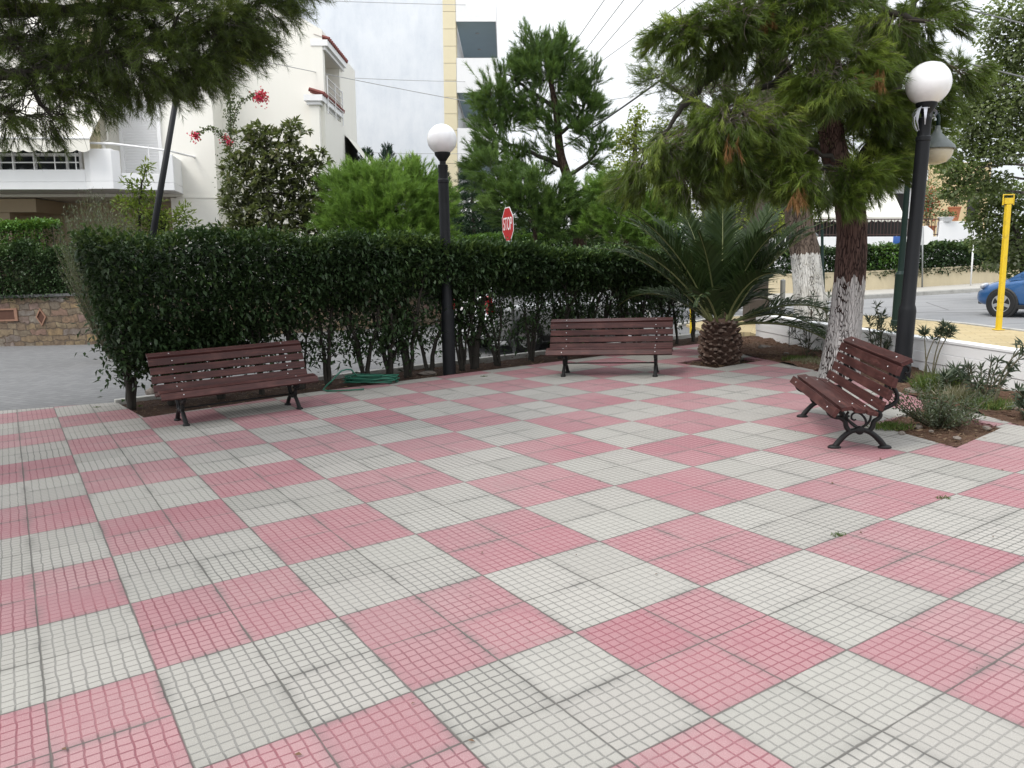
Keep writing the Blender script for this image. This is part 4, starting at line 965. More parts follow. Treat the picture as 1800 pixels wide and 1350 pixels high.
small_pine('soft olive-green pine behind the STOP sign', 940, 520, 310, 21.0, [pd(880, 330, 21, 34, 26, 120), pd(925, 335, 21, 40, 30, 150), pd(970, 345, 21, 36, 30, 130), pd(900, 365, 20.8, 40, 26, 120), pd(950, 380, 20.8, 46, 26, 140), pd(1000, 375, 20.9, 34, 28, 110), pd(1040, 355, 21.2, 26, 26, 70), pd(1035, 395, 21, 32, 24, 80), pd(985, 405, 20.9, 40, 20, 100), pd(860, 305, 21.2, 22, 22, 60)], M['pine_mid'], tint=.0)
small_pine('rounded bright green pine bush behind the hedge, left of the lamp post', 682, 520, 330, 20.6, [pd(610, 345, 20.5, 34, 34, 170), pd(650, 335, 20.5, 36, 28, 200), pd(695, 330, 20.5, 34, 26, 190), pd(735, 338, 20.5, 34, 34, 180), pd(765, 370, 20.5, 26, 34, 130), pd(600, 390, 20.5, 30, 36, 150), pd(650, 375, 20.2, 46, 40, 260), pd(705, 370, 20.2, 44, 42, 260), pd(680, 415, 20.3, 80, 24, 260), pd(750, 410, 20.4, 34, 28, 120), pd(635, 322, 20.6, 20, 20, 60)], M['pine_bush'], name='pine_bush', cat='bush', up=0.9)

# --- dark spruce between lamp and STOP sign
def spruce(label, px, py0, py1, Y, w_, n):
    b = np.array([at(px, py0, Y)[0], Y, 0.0]); tp = at(px, py1, Y); H = tp[2]
    root = thing('spruce_tree', label, 'tree', b)
    MB().lathe([(0.1, 0), (0.06, H*0.6), (0.015, H)], 10).build('trunk', M['bark_grey'], root, smooth=True)
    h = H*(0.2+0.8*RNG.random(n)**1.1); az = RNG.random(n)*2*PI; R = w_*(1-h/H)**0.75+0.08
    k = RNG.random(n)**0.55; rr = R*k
    droop = -0.22*rr; p = np.stack([rr*np.cos(az), rr*np.sin(az), np.floor(h/0.28)*0.28+0.12*RNG.random(n)+droop], 1)
    d = nrm(np.stack([np.cos(az), np.sin(az), -0.25+0.3*RNG.random(n)], 1)+0.5*rdir(n))
    nd = 26; tri = make_sprays(p, d, 0.18+0.15*RNG.random(n), nd, 0.05, 0.012, (0.5, 1.2), 0.1)
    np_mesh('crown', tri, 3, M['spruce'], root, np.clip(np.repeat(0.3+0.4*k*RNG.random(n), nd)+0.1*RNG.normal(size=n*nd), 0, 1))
    return root
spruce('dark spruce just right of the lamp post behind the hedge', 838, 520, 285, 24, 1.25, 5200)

# --- cypress row in front of the blue wall
def cypress(label, px, py1, Y, w_, H0=0.0):
    b = np.array([at(px, 430, Y)[0], Y, 0.0]); tp = at(px, py1, Y); H = tp[2]
    root = thing('cypress_tree', label, 'tree', b, group='cypress hedge trees in front of the pale blue wall')
    MB().lathe([(0.08, 0), (0.05, H*0.6), (0.01, H)], 8).build('trunk', M['bark_grey'], root, smooth=True)
    n = 1500; h = H*RNG.random(n); az = RNG.random(n)*2*PI; R = w_*np.minimum(1, (1.02-h/H)*3.5)**0.6
    rr = R*RNG.random(n)**0.5; p = np.stack([rr*np.cos(az), rr*np.sin(az), h], 1)
    d = nrm(np.stack([0.45*np.cos(az), 0.45*np.sin(az), np.ones(n)], 1)+0.35*rdir(n))
    nd = 14; tri = make_sprays(p, d, np.full(n, 0.2), nd, 0.1, 0.022, (0.15, 0.6), 0.0)
    np_mesh('crown', tri, 3, M['cypress'], root, np.clip(np.repeat(RNG.random(n)*0.7, nd)+0.1*RNG.normal(size=n*nd), 0, 1))
for k, (px_, py_, w_) in enumerate([(627, 262, 0.5), (655, 268, 0.42), (690, 262, 0.42), (735, 282, 0.55), (782, 300, 0.5)]):
    cypress(['cypress next to the white house awning, leftmost above the pine bush', 'narrow cypress, second from the white house above the pine bush', 'cypress standing highest over the middle of the pine bush', 'broad cypress just left of the lamp post', 'cypress partly hidden behind the lamp post'][k], px_, py_, 29, w_)

# --- broad-leaved crowns
def leafy(name, label, cat, base, trunk, trunk_r, pads, mat, bmat, L, W, group=None, limb_r=0.03, droop=0.2, core=0.45, fold=0.25, tuft=1, twigmat=None, upb=0.15, extra=None, tn=14):
    base = np.array(base, float); root = thing(name, label, cat, base, group=group)
    tk = [np.array(p, float)-base for p in trunk]
    mb = MB(); limb(mb, tk, trunk_r, tn, 6, 0.01); mb.build('trunk', bmat, root, smooth=True)
    paths = [smooth_path(tk, 8)]; mb = MB(); lv = []; ti = []; stk = []
    for pad in pads:
        c = np.array(pad[0], float)-base; r = np.array(pad[1], float); S = int(pad[2]); opt = pad[3] if len(pad) > 3 else {}
        a = near_on(paths, c); mid = (a+c)/2+RNG.normal(size=3)*0.08*np.linalg.norm(c-a)
        pth, _ = limb(mb, [a, mid, c], [limb_r, limb_r*0.6, 0.006], 6, 4, 0.01)
        nb = max(3, S//40); e = c+ball(nb, 0.35)*r*0.85; s0 = np.array(pth)[RNG.integers(len(pth)//2, len(pth), nb)]
        stk.append(sticks(s0, e, 0.008, 0.003))
        u = ball(S, core); p = c+u*r
        if tuft > 1:    # leaves in rosettes at twig ends
            nt_ = max(1, S//tuft); q = c+ball(nt_, core)*r; dq = nrm(q-c+np.array([0, 0, 0.6])*r.mean()+0.4*rdir(nt_)*r.mean())
            p = np.repeat(q, tuft, 0); p = p+np.repeat(dq, tuft, 0)*RNG.random((len(p), 1))*L*0.5; S = len(p)
            d = nrm(np.repeat(dq, tuft, 0)*0.75+0.9*rdir(S)); d0 = ((q[:, None, :]-e[None])**2).sum(-1).argmin(1); stk.append(sticks(e[d0], q, 0.004, 0.003))
        else:
            d = nrm(0.6*nrm(u+1e-6)+0.9*rdir(S)-np.array([0, 0, droop]))
        lv.append(leaf_quads(p, d, L*(0.65+0.6*RNG.random(S)), W*(0.7+0.5*RNG.random(S)), fold, upb, nup=np.array([0, 0, 1.0])))
        ti.append(np.clip(0.25+0.3*RNG.random(S)+opt.get('tint', 0)+0.15*RNG.normal(size=S), 0, 1))
    mb.build('branches', twigmat or M['stem'], root, smooth=True); np_mesh('twigs', np.concatenate(stk), 4, twigmat or M['stem'], root)
    np_mesh('crown', np.concatenate(lv), 4, mat, root, np.concatenate(ti))
    return root
Ym = 20.8
b = (at(470, 520, Ym)[0], Ym, 0)
leafy('magnolia_tree', 'dark glossy magnolia against the cream wall of the white house', 'tree', b, [b, at(472, 400, Ym), at(470, 300, Ym)], [0.1, 0.08, 0.03],
      [pd(470, 235, Ym, 30, 18, 200), pd(515, 232, Ym, 26, 16, 170), pd(440, 262, Ym, 34, 26, 330), pd(490, 270, Ym, 44, 28, 480), pd(535, 290, Ym, 28, 26, 260), pd(562, 283, Ym, 14, 16, 80), pd(425, 310, Ym, 34, 34, 460), pd(480, 320, Ym, 46, 34, 640), pd(530, 335, Ym, 38, 34, 430), pd(565, 335, Ym, 18, 24, 140), pd(430, 365, Ym, 40, 36, 600), pd(490, 375, Ym, 50, 36, 760), pd(545, 380, Ym, 36, 34, 460), pd(425, 405, Ym, 38, 20, 330), pd(500, 410, Ym, 60, 20, 500)],
      M['magnolia'], M['bark_grey'], 0.20, 0.082, tuft=7, droop=0.0)
# dark evergreen shrubs filling the garden behind the clipped hedge
for k, (px_, Y_, top_, w_, lab) in enumerate([(800, 26.5, 372, 40, 'dark evergreen shrub behind the lamp post and the clipped hedge'), (870, 27.5, 352, 46, 'dark evergreen shrub between the spruce and the STOP sign'), (950, 27.0, 362, 50, 'dark evergreen shrub behind the soft pine right of the STOP sign'), (1040, 27.5, 372, 46, 'dark evergreen shrub behind the mid pine trunk'), (1120, 28.0, 384, 46, 'dark evergreen shrub behind the bright young pine'), (1190, 28.5, 396, 40, 'dark evergreen shrub behind the left palm fronds')]):
    b = at(px_, 440, Y_); b = (b[0], Y_, 0.3)
    leafy('evergreen_shrub', lab, 'shrub', b, [b, at(px_, 420, Y_), at(px_, 385, Y_)], [.06, .05, .03], [pd(px_, top_+22, Y_, w_*.8, 22, 700), pd(px_-12, top_+52, Y_, w_, 28, 1000), pd(px_+14, top_+60, Y_, w_, 28, 1000)], M['spruce'], M['stem'], .16, .09, group=None)

# young yellow-green tree and wispy shrub behind the hedge
Yy = 17.0; b = (at(242, 520, Yy)[0], Yy, 0)
leafy('young_tree', 'young yellow-green tree sticking up behind the hedge by the leaning pole', 'tree', b, [b, at(244, 420, Yy), at(248, 340, Yy), at(256, 295, Yy)], [0.04, 0.032, 0.022, 0.01],
      [pd(258, 300, Yy, 12, 18, 70, tint=.2), pd(226, 325, Yy, 12, 16, 40), pd(248, 335, Yy, 18, 18, 90), pd(270, 350, Yy, 20, 16, 70), pd(225, 362, Yy, 26, 18, 110), pd(255, 375, Yy, 34, 22, 190), pd(300, 385, Yy, 28, 18, 130, tint=.1), pd(325, 375, Yy, 18, 16, 70, tint=.15), pd(285, 405, Yy, 40, 16, 150), pd(240, 400, Yy, 40, 18, 150), pd(335, 395, Yy, 14, 12, 40)], M['youngtree'], M['stem'], 0.13, 0.05, limb_r=0.012, droop=-0.3)
Yw = 15.5; b = (at(190, 520, Yw)[0], Yw, 0)
def wispy(label, b, H, R, n, mat, name='shrub', L=0.05, W=0.012, per=26, spread=0.42, cat='shrub'):
    root = thing(name, label, cat, b)
    az = RNG.random(n)*2*PI; s0 = np.stack([0.12*np.cos(az), 0.12*np.sin(az), np.full(n, 0.0)], 1)
    rad_ = R*RNG.random(n)**0.6; hh = H*(0.62+0.38*RNG.random(n))*(1-0.25*(rad_/R)**2)
    tip = np.stack([rad_*np.cos(az), rad_*np.sin(az), hh], 1); mid = (s0+tip)/2+np.stack([0.1*R*np.cos(az), 0.1*R*np.sin(az), 0.12*hh], 1)*0
    stk = np.concatenate([sticks(s0, tip, 0.007, 0.0015)])
    np_mesh('stems', stk, 4, M['greenstem'], root)
    t = 0.3+0.7*RNG.random((n, per)); p = (s0[:, None]+(tip-s0)[:, None]*t[..., None]).reshape(-1, 3)+RNG.normal(size=(n*per, 3))*0.02
    d = nrm(np.repeat(nrm(tip-s0), per, 0)+spread*1.6*rdir(n*per))
    np_mesh('foliage', leaf_quads(p, d, L*(0.6+0.8*RNG.random(n*per)), W, 0.1, 0.05), 4, mat, root, RNG.random(n*per)*0.9)
    return root
wispy('wispy grey-green shrub with thin seed stalks left of the leaning pole', b, 3.45, 0.85, 420, M['olive'], per=42, L=0.06, W=0.014)
b = (at(70, 500, 20.3)[0], 20.35, 0.95)
wispy('feathery grey shrub on top of the stone wall', b, 1.35, 0.7, 260, M['olive'], per=44, L=0.06, W=0.014)
# poplars on the right
Yp = 21.5
b = (at(1850, 540, Yp)[0], Yp, 0)
silver = [pd(x, y, Yp+dy, rx, ry, n, tint=tn) for x, y, dy, rx, ry, n, tn in [
    (1770, 30, 0, 50, 34, 420, .1), (1805, 80, 0, 46, 40, 520, .1), (1760, 110, .4, 46, 34, 420, .12), (1725, 150, 0, 34, 30, 300, .08), (1790, 165, 0, 56, 40, 800, .1), (1735, 205, 0, 44, 36, 560, .12), (1800, 230, .3, 50, 40, 700, .02), (1700, 245, .3, 40, 30, 400, .1), (1755, 265, 0, 50, 26, 480, .05), (1690, 300, 0, 42, 22, 330, -.05), (1735, 320, .3, 46, 22, 360, -.1), (1680, 335, 0, 34, 18, 240, -.1), (1715, 180, 1, 30, 24, 160, .1), (1745, 65, .5, 30, 24, 140, .1), (1690, 200, .6, 26, 24, 180, .1), (1665, 285, .5, 26, 22, 180, 0),
    (1850, 20, 0, 60, 60, 500, .1), (1860, 150, 0, 60, 60, 500, .1), (1860, 280, 0, 60, 50, 400, 0)]]
leafy('poplar_tree', 'tall silvery poplar at the right edge behind the yellow post', 'tree', b, [b, at(1845, 420, Yp), at(1838, 250, Yp), at(1830, 60, Yp), at(1825, -80, Yp)], [0.2, 0.18, 0.15, 0.1, 0.04], [(a_, b_, int(c_*1.7), d_) for a_, b_, c_, d_ in silver], M['poplar'], M['bark_grey'], 0.115, 0.10, limb_r=0.045, droop=0.3, twigmat=M['bark_grey'])
Yq2 = 24.0; b = (at(1800, 520, Yq2)[0], Yq2, 0)
leafy('broadleaf_tree', 'low spreading dark green tree above the hedge behind the yellow post', 'tree', b, [b, at(1802, 470, Yq2), at(1790, 420, Yq2), at(1770, 360, Yq2)], [0.16, 0.14, 0.11, 0.04],
      [pd(x, y, Yq2, rx, ry, n, tint=tn) for x, y, rx, ry, n, tn in [(1735, 345, 44, 22, 420, -.1), (1780, 345, 44, 26, 480, -.1), (1720, 385, 26, 22, 220, -.05), (1755, 390, 44, 30, 520, -.05), (1800, 390, 40, 34, 460, -.05), (1740, 425, 40, 22, 420, .1), (1790, 440, 46, 30, 560, .12), (1800, 475, 36, 24, 320, .08), (1760, 460, 30, 18, 220, .1), (1850, 400, 50, 50, 400, 0)]], M['poplar'], M['bark_grey'], 0.14, 0.11, limb_r=0.04, droop=0.25)
# yellow-green trees far behind
Yg = 34.0; b = (at(1115, 440, Yg)[0], Yg, 0)
leafy('yellowing_tree', 'pale yellow-green poplar far behind, left of the big pine', 'tree', b, [b, at(1115, 330, Yg), at(1118, 210, Yg)], [0.2, 0.15, 0.04],
      [pd(1122, 205, Yg, 18, 20, 230), pd(1110, 235, Yg, 26, 22, 360), pd(1088, 250, Yg, 18, 22, 230), pd(1130, 260, Yg, 30, 26, 420), pd(1095, 285, Yg, 28, 24, 320), pd(1130, 310, Yg, 40, 30, 420), pd(1160, 230, Yg, 20, 24, 200), pd(1175, 280, Yg, 30, 30, 300)], M['poplar_yellow'], M['bark_grey'], 0.13, 0.11, limb_r=0.05)
Yg = 31.0; b = (at(1245, 440, Yg)[0], Yg, 0)
leafy('yellowing_tree', 'yellow-green tree seen under the big pine boughs above the palm', 'tree', b, [b, at(1245, 380, Yg), at(1240, 320, Yg)], [0.2, 0.15, 0.06],
      [pd(x, y, Yg, rx, ry, n) for x, y, rx, ry, n in [(1200, 345, 40, 26, 320), (1250, 330, 40, 26, 320), (1300, 335, 40, 26, 320), (1350, 345, 40, 30, 360), (1370, 390, 34, 30, 320), (1210, 385, 36, 24, 220), (1175, 365, 30, 30, 260), (1160, 400, 30, 24, 200), (1295, 385, 40, 24, 240)]], M['poplar_yellow'], M['bark_grey'], 0.14, 0.11, limb_r=0.05)
# slim red trunk in front of them
Yr = 19.5; b = np.array([at(1268, 470, Yr)[0], Yr, 0])
pine_tree('pine_tree', 'slim red-barked pine trunk behind the palm, its crown lost in the big pine', [b, at(1270, 400, Yr), at(1272, 320, Yr), at(1276, 220, Yr), at(1280, 120, Yr)], [0.17, 0.15, 0.14, 0.11, 0.05], [], [pd(1290, 230, Yr, 70, 50, 160), pd(1250, 260, Yr, 70, 36, 130), pd(1330, 260, Yr, 60, 40, 120), pd(1290, 130, Yr, 70, 50, 140)], M['pine'], M['bark_red'], spray=(0.3, 0.55), nn=26, nl=0.14, nw=0.010, flare=0.1, tn=16)

# ------------------------------------------------------------------ hedges
def hedge_line(t, A, B): return A+(B-A)*t
hroot = thing('hedge', 'long dark privet hedge on bare stems along the back of the plaza', 'hedge', grid(-9.0, -1.0))
hb = grid(-9.0, -1.0)
def hpos(i, j, z): return np.stack([0.8*((i-GX)*RI[0]+(j-GY)*RJ[0]), 0.8*((i-GX)*RI[1]+(j-GY)*RJ[1]), z], 1)-hb
J0, J1 = -1.52, 12.0
def htop(j): return np.interp(j, [-1.7, 1, 4.2, 6.5, 8.5, 12], [2.12, 2.09, 1.98, 1.80, 1.72, 1.62])+0.035*np.sin(j*2.3)+0.03*np.sin(j*5.1+1)
def hbot(j):   # dense body is low at the left end and lifts to the right
    return np.interp(j, [-1.8, -1.2, -0.3, 0.8, 2.2, 4, 8, 12], [0.62, 0.42, 0.38, 0.66, 1.02, 1.14, 1.12, 0.95])+0.07*np.sin(j*3.7)+0.05*np.sin(j*9.1+1)
lv = []; ti = []
n = 80000
j = J0+(J1-J0)*RNG.random(n); u = RNG.random(n)**0.75; zt = htop(j); zb = hbot(j)
z = zb+(zt-zb)*u
hw = 0.56*np.minimum(1, 0.35+(z-zb)/0.5)*np.where(z > zt-0.12, 0.9, 1); sgn = RNG.choice([-1, 1], n); o_ = hw*sgn*RNG.random(n)**0.42
# rounded left end
endf = np.clip((j-J0-0.5*(1-z/2.1))/0.35, 0, 1); okl = endf > 0; o_ *= np.sqrt(endf)+0.05
p = hpos(-9.05+o_/0.8+0.04*RNG.normal(size=n), j+0.03*RNG.normal(size=n), z+0.03*RNG.normal(size=n))[okl]; o_ = o_[okl]; zt = zt[okl]; z = z[okl]; n = len(p)
outv = np.sign(o_)[:, None]*np.array([RI[0], RI[1], 0]); d = nrm(0.55*outv+0.9*rdir(n)+np.array([0, 0, -0.1]))
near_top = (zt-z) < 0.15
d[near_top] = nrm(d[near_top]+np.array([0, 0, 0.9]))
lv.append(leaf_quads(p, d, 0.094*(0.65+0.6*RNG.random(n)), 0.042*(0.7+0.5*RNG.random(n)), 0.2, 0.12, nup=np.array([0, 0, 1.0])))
ti.append(np.clip(0.18+0.3*RNG.random(n)+0.12*RNG.normal(size=n)+0.3*near_top, 0, 1))  # top leaves paler: sky light on the hedge top put into the tint
# fresh shoots out of the top
n = 2600; j = J0+0.1+(J1-J0-.2)*RNG.random(n); zt = htop(j)
stj = RNG.integers(0, 420, n); sj = J0+0.1+(J1-J0)*RNG.random(420); si = 0.85*(RNG.random(420)-0.5); sh = 0.05+0.13*RNG.random(420)**2
p = hpos(-9.05+si[stj], sj[stj]+0.02*RNG.normal(size=n), htop(sj[stj])+sh[stj]*RNG.random(n))
lv.append(leaf_quads(p, nrm(rdir(n)+np.array([0, 0, 0.7])), 0.06*(0.6+0.6*RNG.random(n)), 0.026, 0.2, 0.1)); ti.append(np.clip(0.5+0.4*RNG.random(n), 0, 1))
# loose skirts on the stems below the body
stems = []; trunks = []
js = [-1.0, -0.35, 0.35, 1.0, 1.75, 2.2, 2.85, 3.35, 3.75, 4.15, 4.9, 5.2, 5.75, 6.55, 7.25, 7.9, 8.5, 9.1, 9.5, 10.2, 10.75, 11.3]
mbt = []
for k, jj in enumerate(js):
    m = MB(); ns = random.randint(2, 4); b0 = grid(-9.0+random.uniform(-.12, .12), jj)-hb
    big = k in (4, 8, 11)
    for s in range(ns):
        dr = Vector((random.uniform(-.3, .3), random.uniform(-.25, .25), 0)); z1 = random.uniform(0.9, 1.4)
        r0 = (0.055 if big and s == 0 else random.uniform(0.016, 0.034))
        P_ = [V(b0)+Vector((dr.x*.1, dr.y*.1, -0.06)), V(b0)+dr*0.35+Vector((0, 0, z1*0.33)), V(b0)+dr*0.75+Vector((random.uniform(-.05, .05), random.uniform(-.05, .05), z1*0.66)), V(b0)+dr*1.1+Vector((0, 0, z1))]
        pth, _ = limb(m, [np.array(q) for q in P_], [r0*1.25, r0, r0*0.85, r0*0.6], 7, 4, 0.008)
        for q in pth[4:]:
            for _k in range(2):
                e = q+np.array([random.uniform(-.25, .25), random.uniform(-.25, .25), random.uniform(0.02, .3)]); m.tube([q, (q+e)/2+np.array([0, 0, .02]), e], [0.007, 0.005, 0.002], 4, cap=False)
                stems.append(e)
    m.build('trunk', M['stem'], hroot, smooth=True)
stems = np.array(stems)
n = 13500
c = stems[RNG.integers(0, len(stems), n)]
p = c+RNG.normal(size=(n, 3))*np.array([0.10, 0.10, 0.13])-np.array([0, 0, .03])
keep = p[:, 2] > 0.12; p = p[keep]; n = len(p)
lv.append(leaf_quads(p, nrm(rdir(n)-np.array([0, 0, 0.45])), 0.10*(0.6+0.6*RNG.random(n)), 0.042*(0.7+0.5*RNG.random(n)), 0.2, 0.15, nup=np.array([0, 0, 1.0]))); ti.append(np.clip(0.22+0.3*RNG.random(n), 0, 1))
# hanging skirt at the left end
n = 5200; j = J0+0.98+1.1*RNG.random(n); z = 0.38+0.55*RNG.random(n); o_ = 0.5*(RNG.random(n)-0.5)*2
p = hpos(-9.0+o_*0.6, j+0.05*RNG.normal(size=n), z+0.12*np.sin(j*7)+0.05*RNG.normal(size=n)); keep = RNG.random(n) < np.clip((z-0.2)/0.5, 0.12, 1)
p = p[keep]; n = len(p)
lv.append(leaf_quads(p, nrm(rdir(n)-np.array([0, 0, 0.8])), 0.075*(0.7+0.5*RNG.random(n)), 0.034, 0.2, 0.15)); ti.append(np.clip(0.2+0.3*RNG.random(n), 0, 1))
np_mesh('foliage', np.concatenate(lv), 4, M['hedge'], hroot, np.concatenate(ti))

def box_hedge(label, pts, z0, z1, width, n, mat, L=0.06, W=0.035, name='hedge', top_noise=0.05, cat='hedge'):
    P_ = [np.array([p[0], p[1], 0.0]) for p in pts]; base = P_[0]+np.array([0, 0, z0])
    root = thing(name, label, cat, base)
    seg = [np.linalg.norm(P_[k+1]-P_[k]) for k in range(len(P_)-1)]; cum = np.r_[0, np.cumsum(seg)]
    s = RNG.random(n)*cum[-1]; k = np.clip(np.searchsorted(cum, s)-1, 0, len(seg)-1); tt = (s-cum[k])/np.array(seg)[k]
    A = np.array(P_)[k]; B = np.array(P_)[k+1]; c = A+(B-A)*tt[:, None]; tn = nrm(B-A); nn_ = np.stack([-tn[:, 1], tn[:, 0], 0*tn[:, 0]], 1)
    topz = z1+top_noise*(np.sin(s*3.1)+np.sin(s*7.7+2))*0.5
    # most leaves near the outer faces
    u = RNG.random(n); face = RNG.random(n)
    o_ = np.where(face < 0.62, RNG.choice([-1, 1], n)*(1-0.3*RNG.random(n)**2), 2*RNG.random(n)-1)*width/2
    z = np.where(face < 0.62, z0+(topz-z0)*u, topz-0.12*RNG.random(n)**2)
    p = c+nn_*o_[:, None]+RNG.normal(size=(n, 3))*0.035; p[:, 2] += z
    d = nrm(0.6*nn_*np.sign(o_)[:, None]+0.9*rdir(n)+np.where(face < 0.62, 0, 0.7)[:, None]*np.array([0, 0, 1.0]))
    np_mesh('foliage', leaf_quads(p-base, d, L*(0.6+0.7*RNG.random(n)), W*(0.7+0.5*RNG.random(n)), 0.2, 0.1, nup=np.array([0, 0, 1.0])), 4, mat, root, np.clip(0.2+0.35*RNG.random(n)+0.25*(topz-z < 0.15), 0, 1))
    # woody inside
    m = MB()
    for q in range(int(cum[-1]/0.35)+1):
        s1 = min(q*0.35+0.1, cum[-1]-0.01); kk = int(np.clip(np.searchsorted(cum, s1)-1, 0, len(seg)-1)); cc = P_[kk]+(P_[kk+1]-P_[kk])*((s1-cum[kk])/seg[kk])
        for _ in range(3):
            e = cc+np.array([random.uniform(-.3, .3)*width, random.uniform(-.3, .3)*width, z1-0.1]); m.tube([V(cc+np.array([0, 0, z0-0.05])-base), V((cc+e)/2+np.array([0, 0, z0/2])-base), V(e-base)], [0.025, 0.018, 0.008], 5)
    m.build('stems', M['stem'], root)
    return root
zs = at(40, 395, 21.0)[2]
box_hedge('dense clipped green hedge behind the stone wall at the left edge', [(-21, 21.6), (-15.5, 21.1), (-11.9, 20.75)], 0.9, zs, 0.8, 42000, M['hedge_bright'], 0.08, 0.055)
box_hedge('dark loose hedge along the top of the stone wall', [(-17, 20.75), (-11.5, 20.0), (-10.2, 20.0)], 1.15, at(60, 440, 20.3)[2], 0.55, 26000, M['hedge'], 0.08, 0.05, top_noise=0.25)
Yh = 23.4
box_hedge('bright clipped hedge across the side road beneath the STOP sign', [(at(590, 425, 22.2)[0], 22.2), (at(800, 425, 22.6)[0], 22.6), (at(1010, 428, Yh)[0], Yh)], 0.7, at(900, 417, Yh)[2], 1.6, 34000, M['hedge_bright'], 0.08, 0.055)
box_hedge('shaded leafy hedge behind the young pine left of the palm', [(at(1010, 430, 24)[0], 24), (at(1180, 430, 25)[0], 25)], 0.0, at(1100, 428, 24.5)[2], 0.9, 9000, M['hedge'], 0.08, 0.05, top_noise=0.12)
zh = lambda px, py, Y: at(px, py, Y)[2]
box_hedge('dark clipped hedge growing over the beige wall', [(bw[1][0], bw[1][1]+0.6), (bw[2][0], bw[2][1]+0.55), (bw[3][0]+.1, bw[3][1]+0.5), (bw[4][0], bw[4][1]+0.5), (bw[5][0], bw[5][1]+0.5), (bw[6][0], bw[6][1]+.5)], 0.55, zh(1640, 432, 31), 0.9, 34000, M['hedge'], 0.14, 0.09, top_noise=0.1)
Yb_ = 30.2; b = at(1547, 480, Yb_)
leafy('round_bush', 'bright round bush rising out of the hedge in front of the white parapet', 'bush', (b[0], Yb_, 0.6), [(b[0], Yb_, 0.6), (b[0], Yb_, 1.3)], [0.06, 0.03],
      [pd(1547, 450, Yb_, 36, 24, 900), pd(1520, 465, Yb_, 26, 18, 350), pd(1575, 462, Yb_, 26, 20, 350)], M['hedge_bright'], M['stem'], 0.13, 0.06)
# tall pale grass clump and low red-flowered plants behind the hedge
def grass_clump(label, c, R, H, n, mat, name='grass_clump', w_=0.012):
    root = thing(name, label, 'ornamental grass', c)
    p = ball(n, 0.5)*np.array([R, R*0.5, 0]); d = nrm(np.stack([p[:, 0]/R*0.6, p[:, 1]/R*0.6, np.ones(n)], 1)+0.25*rdir(n)); L = H*(0.55+0.5*RNG.random(n))
    mid = p+d*(L*0.6)[:, None]; d2 = nrm(d+np.array([0, 0, -0.7])+0.3*np.stack([p[:, 0]/R, p[:, 1]/R, 0*L], 1)); s = perp(d)*w_/2
    q = np.stack([p-s, p+s, mid+s*0.8, mid-s*0.8], 1); q2 = np.stack([mid-s*0.8, mid+s*0.8, mid+d2*(L*0.4)[:, None]+s*.1, mid+d2*(L*0.4)[:, None]-s*.1], 1)
    np_mesh('blades', np.concatenate([q.reshape(-1, 3), q2.reshape(-1, 3)]), 4, mat, root, np.tile(RNG.random(n), 2)); return root
gY = 24.0
grass_clump('pale feathery grass clump behind the clipped hedge, left of the STOP sign', (at(835, 430, gY)[0], gY, 0.9), 0.85, at(835, 398, gY)[2]-0.9, 1500, M['drygrass'], w_=0.018)
grass_clump('pale reedy grass clump right of the mid pine trunk', (at(1075, 430, 25.5)[0], 25.5, 0.8), 0.7, at(1075, 385, 25.5)[2]-0.8, 900, M['drygrass'], w_=0.02)

# ------------------------------------------------------------------ bougainvillea on the house corner
Yv = 22.9
vb = np.array([at(408, 430, Yv)[0], Yv, 0.0])
vroot = thing('bougainvillea', 'bougainvillea climbing the corner of the white house with magenta flowers', 'climbing plant', vb)
m = MB()
main = [vb, at(402, 380, Yv), at(404, 300, Yv), at(405, 220, Yv), at(402, 150, Yv)]
arcs = [[at(408, 235, Yv), at(415, 195, Yv-.1), at(428, 175, Yv-.25), at(445, 169, Yv-.35), at(458, 170, Yv-.4)], [at(402, 262, Yv), at(390, 240, Yv-.2), at(376, 227, Yv-.35), at(358, 228, Yv-.45), at(343, 240, Yv-.5)]]
lv = []; fl = []
for pts, r in [(main, 0.03)]+[(a_, 0.012) for a_ in arcs]:
    pth, _ = limb(m, [np.array(p)-vb for p in pts], list(np.linspace(r, 0.008, len(pts))), 7, 6, 0.01)
    pth = np.array(pth); n = 1500 if r > 0.02 else 170
    c = pth[RNG.integers(0, len(pth), n)]; w1 = np.where(c[:, 2] < at(404, 250, Yv)[2], 0.16, 0.075) if r > 0.02 else 0.04
    p = c+RNG.normal(size=(n, 3))*np.reshape(w1, (-1, 1))*np.array([1, .6, 1.0]); lv.append(leaf_quads(p, rdir(n), 0.075, 0.05))
for a_, n, s_ in ((arcs[0], 210, 0.09), (arcs[1], 80, 0.06)):
    c = np.array(a_[-1])-vb; p = c+RNG.normal(size=(n, 3))*np.array([s_, s_*.7, s_]); fl.append(leaf_quads(p, rdir(n), 0.072, 0.058))
c = at(400, 248, Yv-.15)-vb; fl.append(leaf_quads(c+RNG.normal(size=(70, 3))*0.07, rdir(70), 0.06, 0.045))
m.build('stems', M['greenstem'], vroot, smooth=True)
q = np.concatenate(lv); np_mesh('foliage', q, 4, M['ivy'], vroot, RNG.random(len(q)//4))
q = np.concatenate(fl); np_mesh('flowers', q, 4, M['flower'], vroot, RNG.random(len(q)//4))

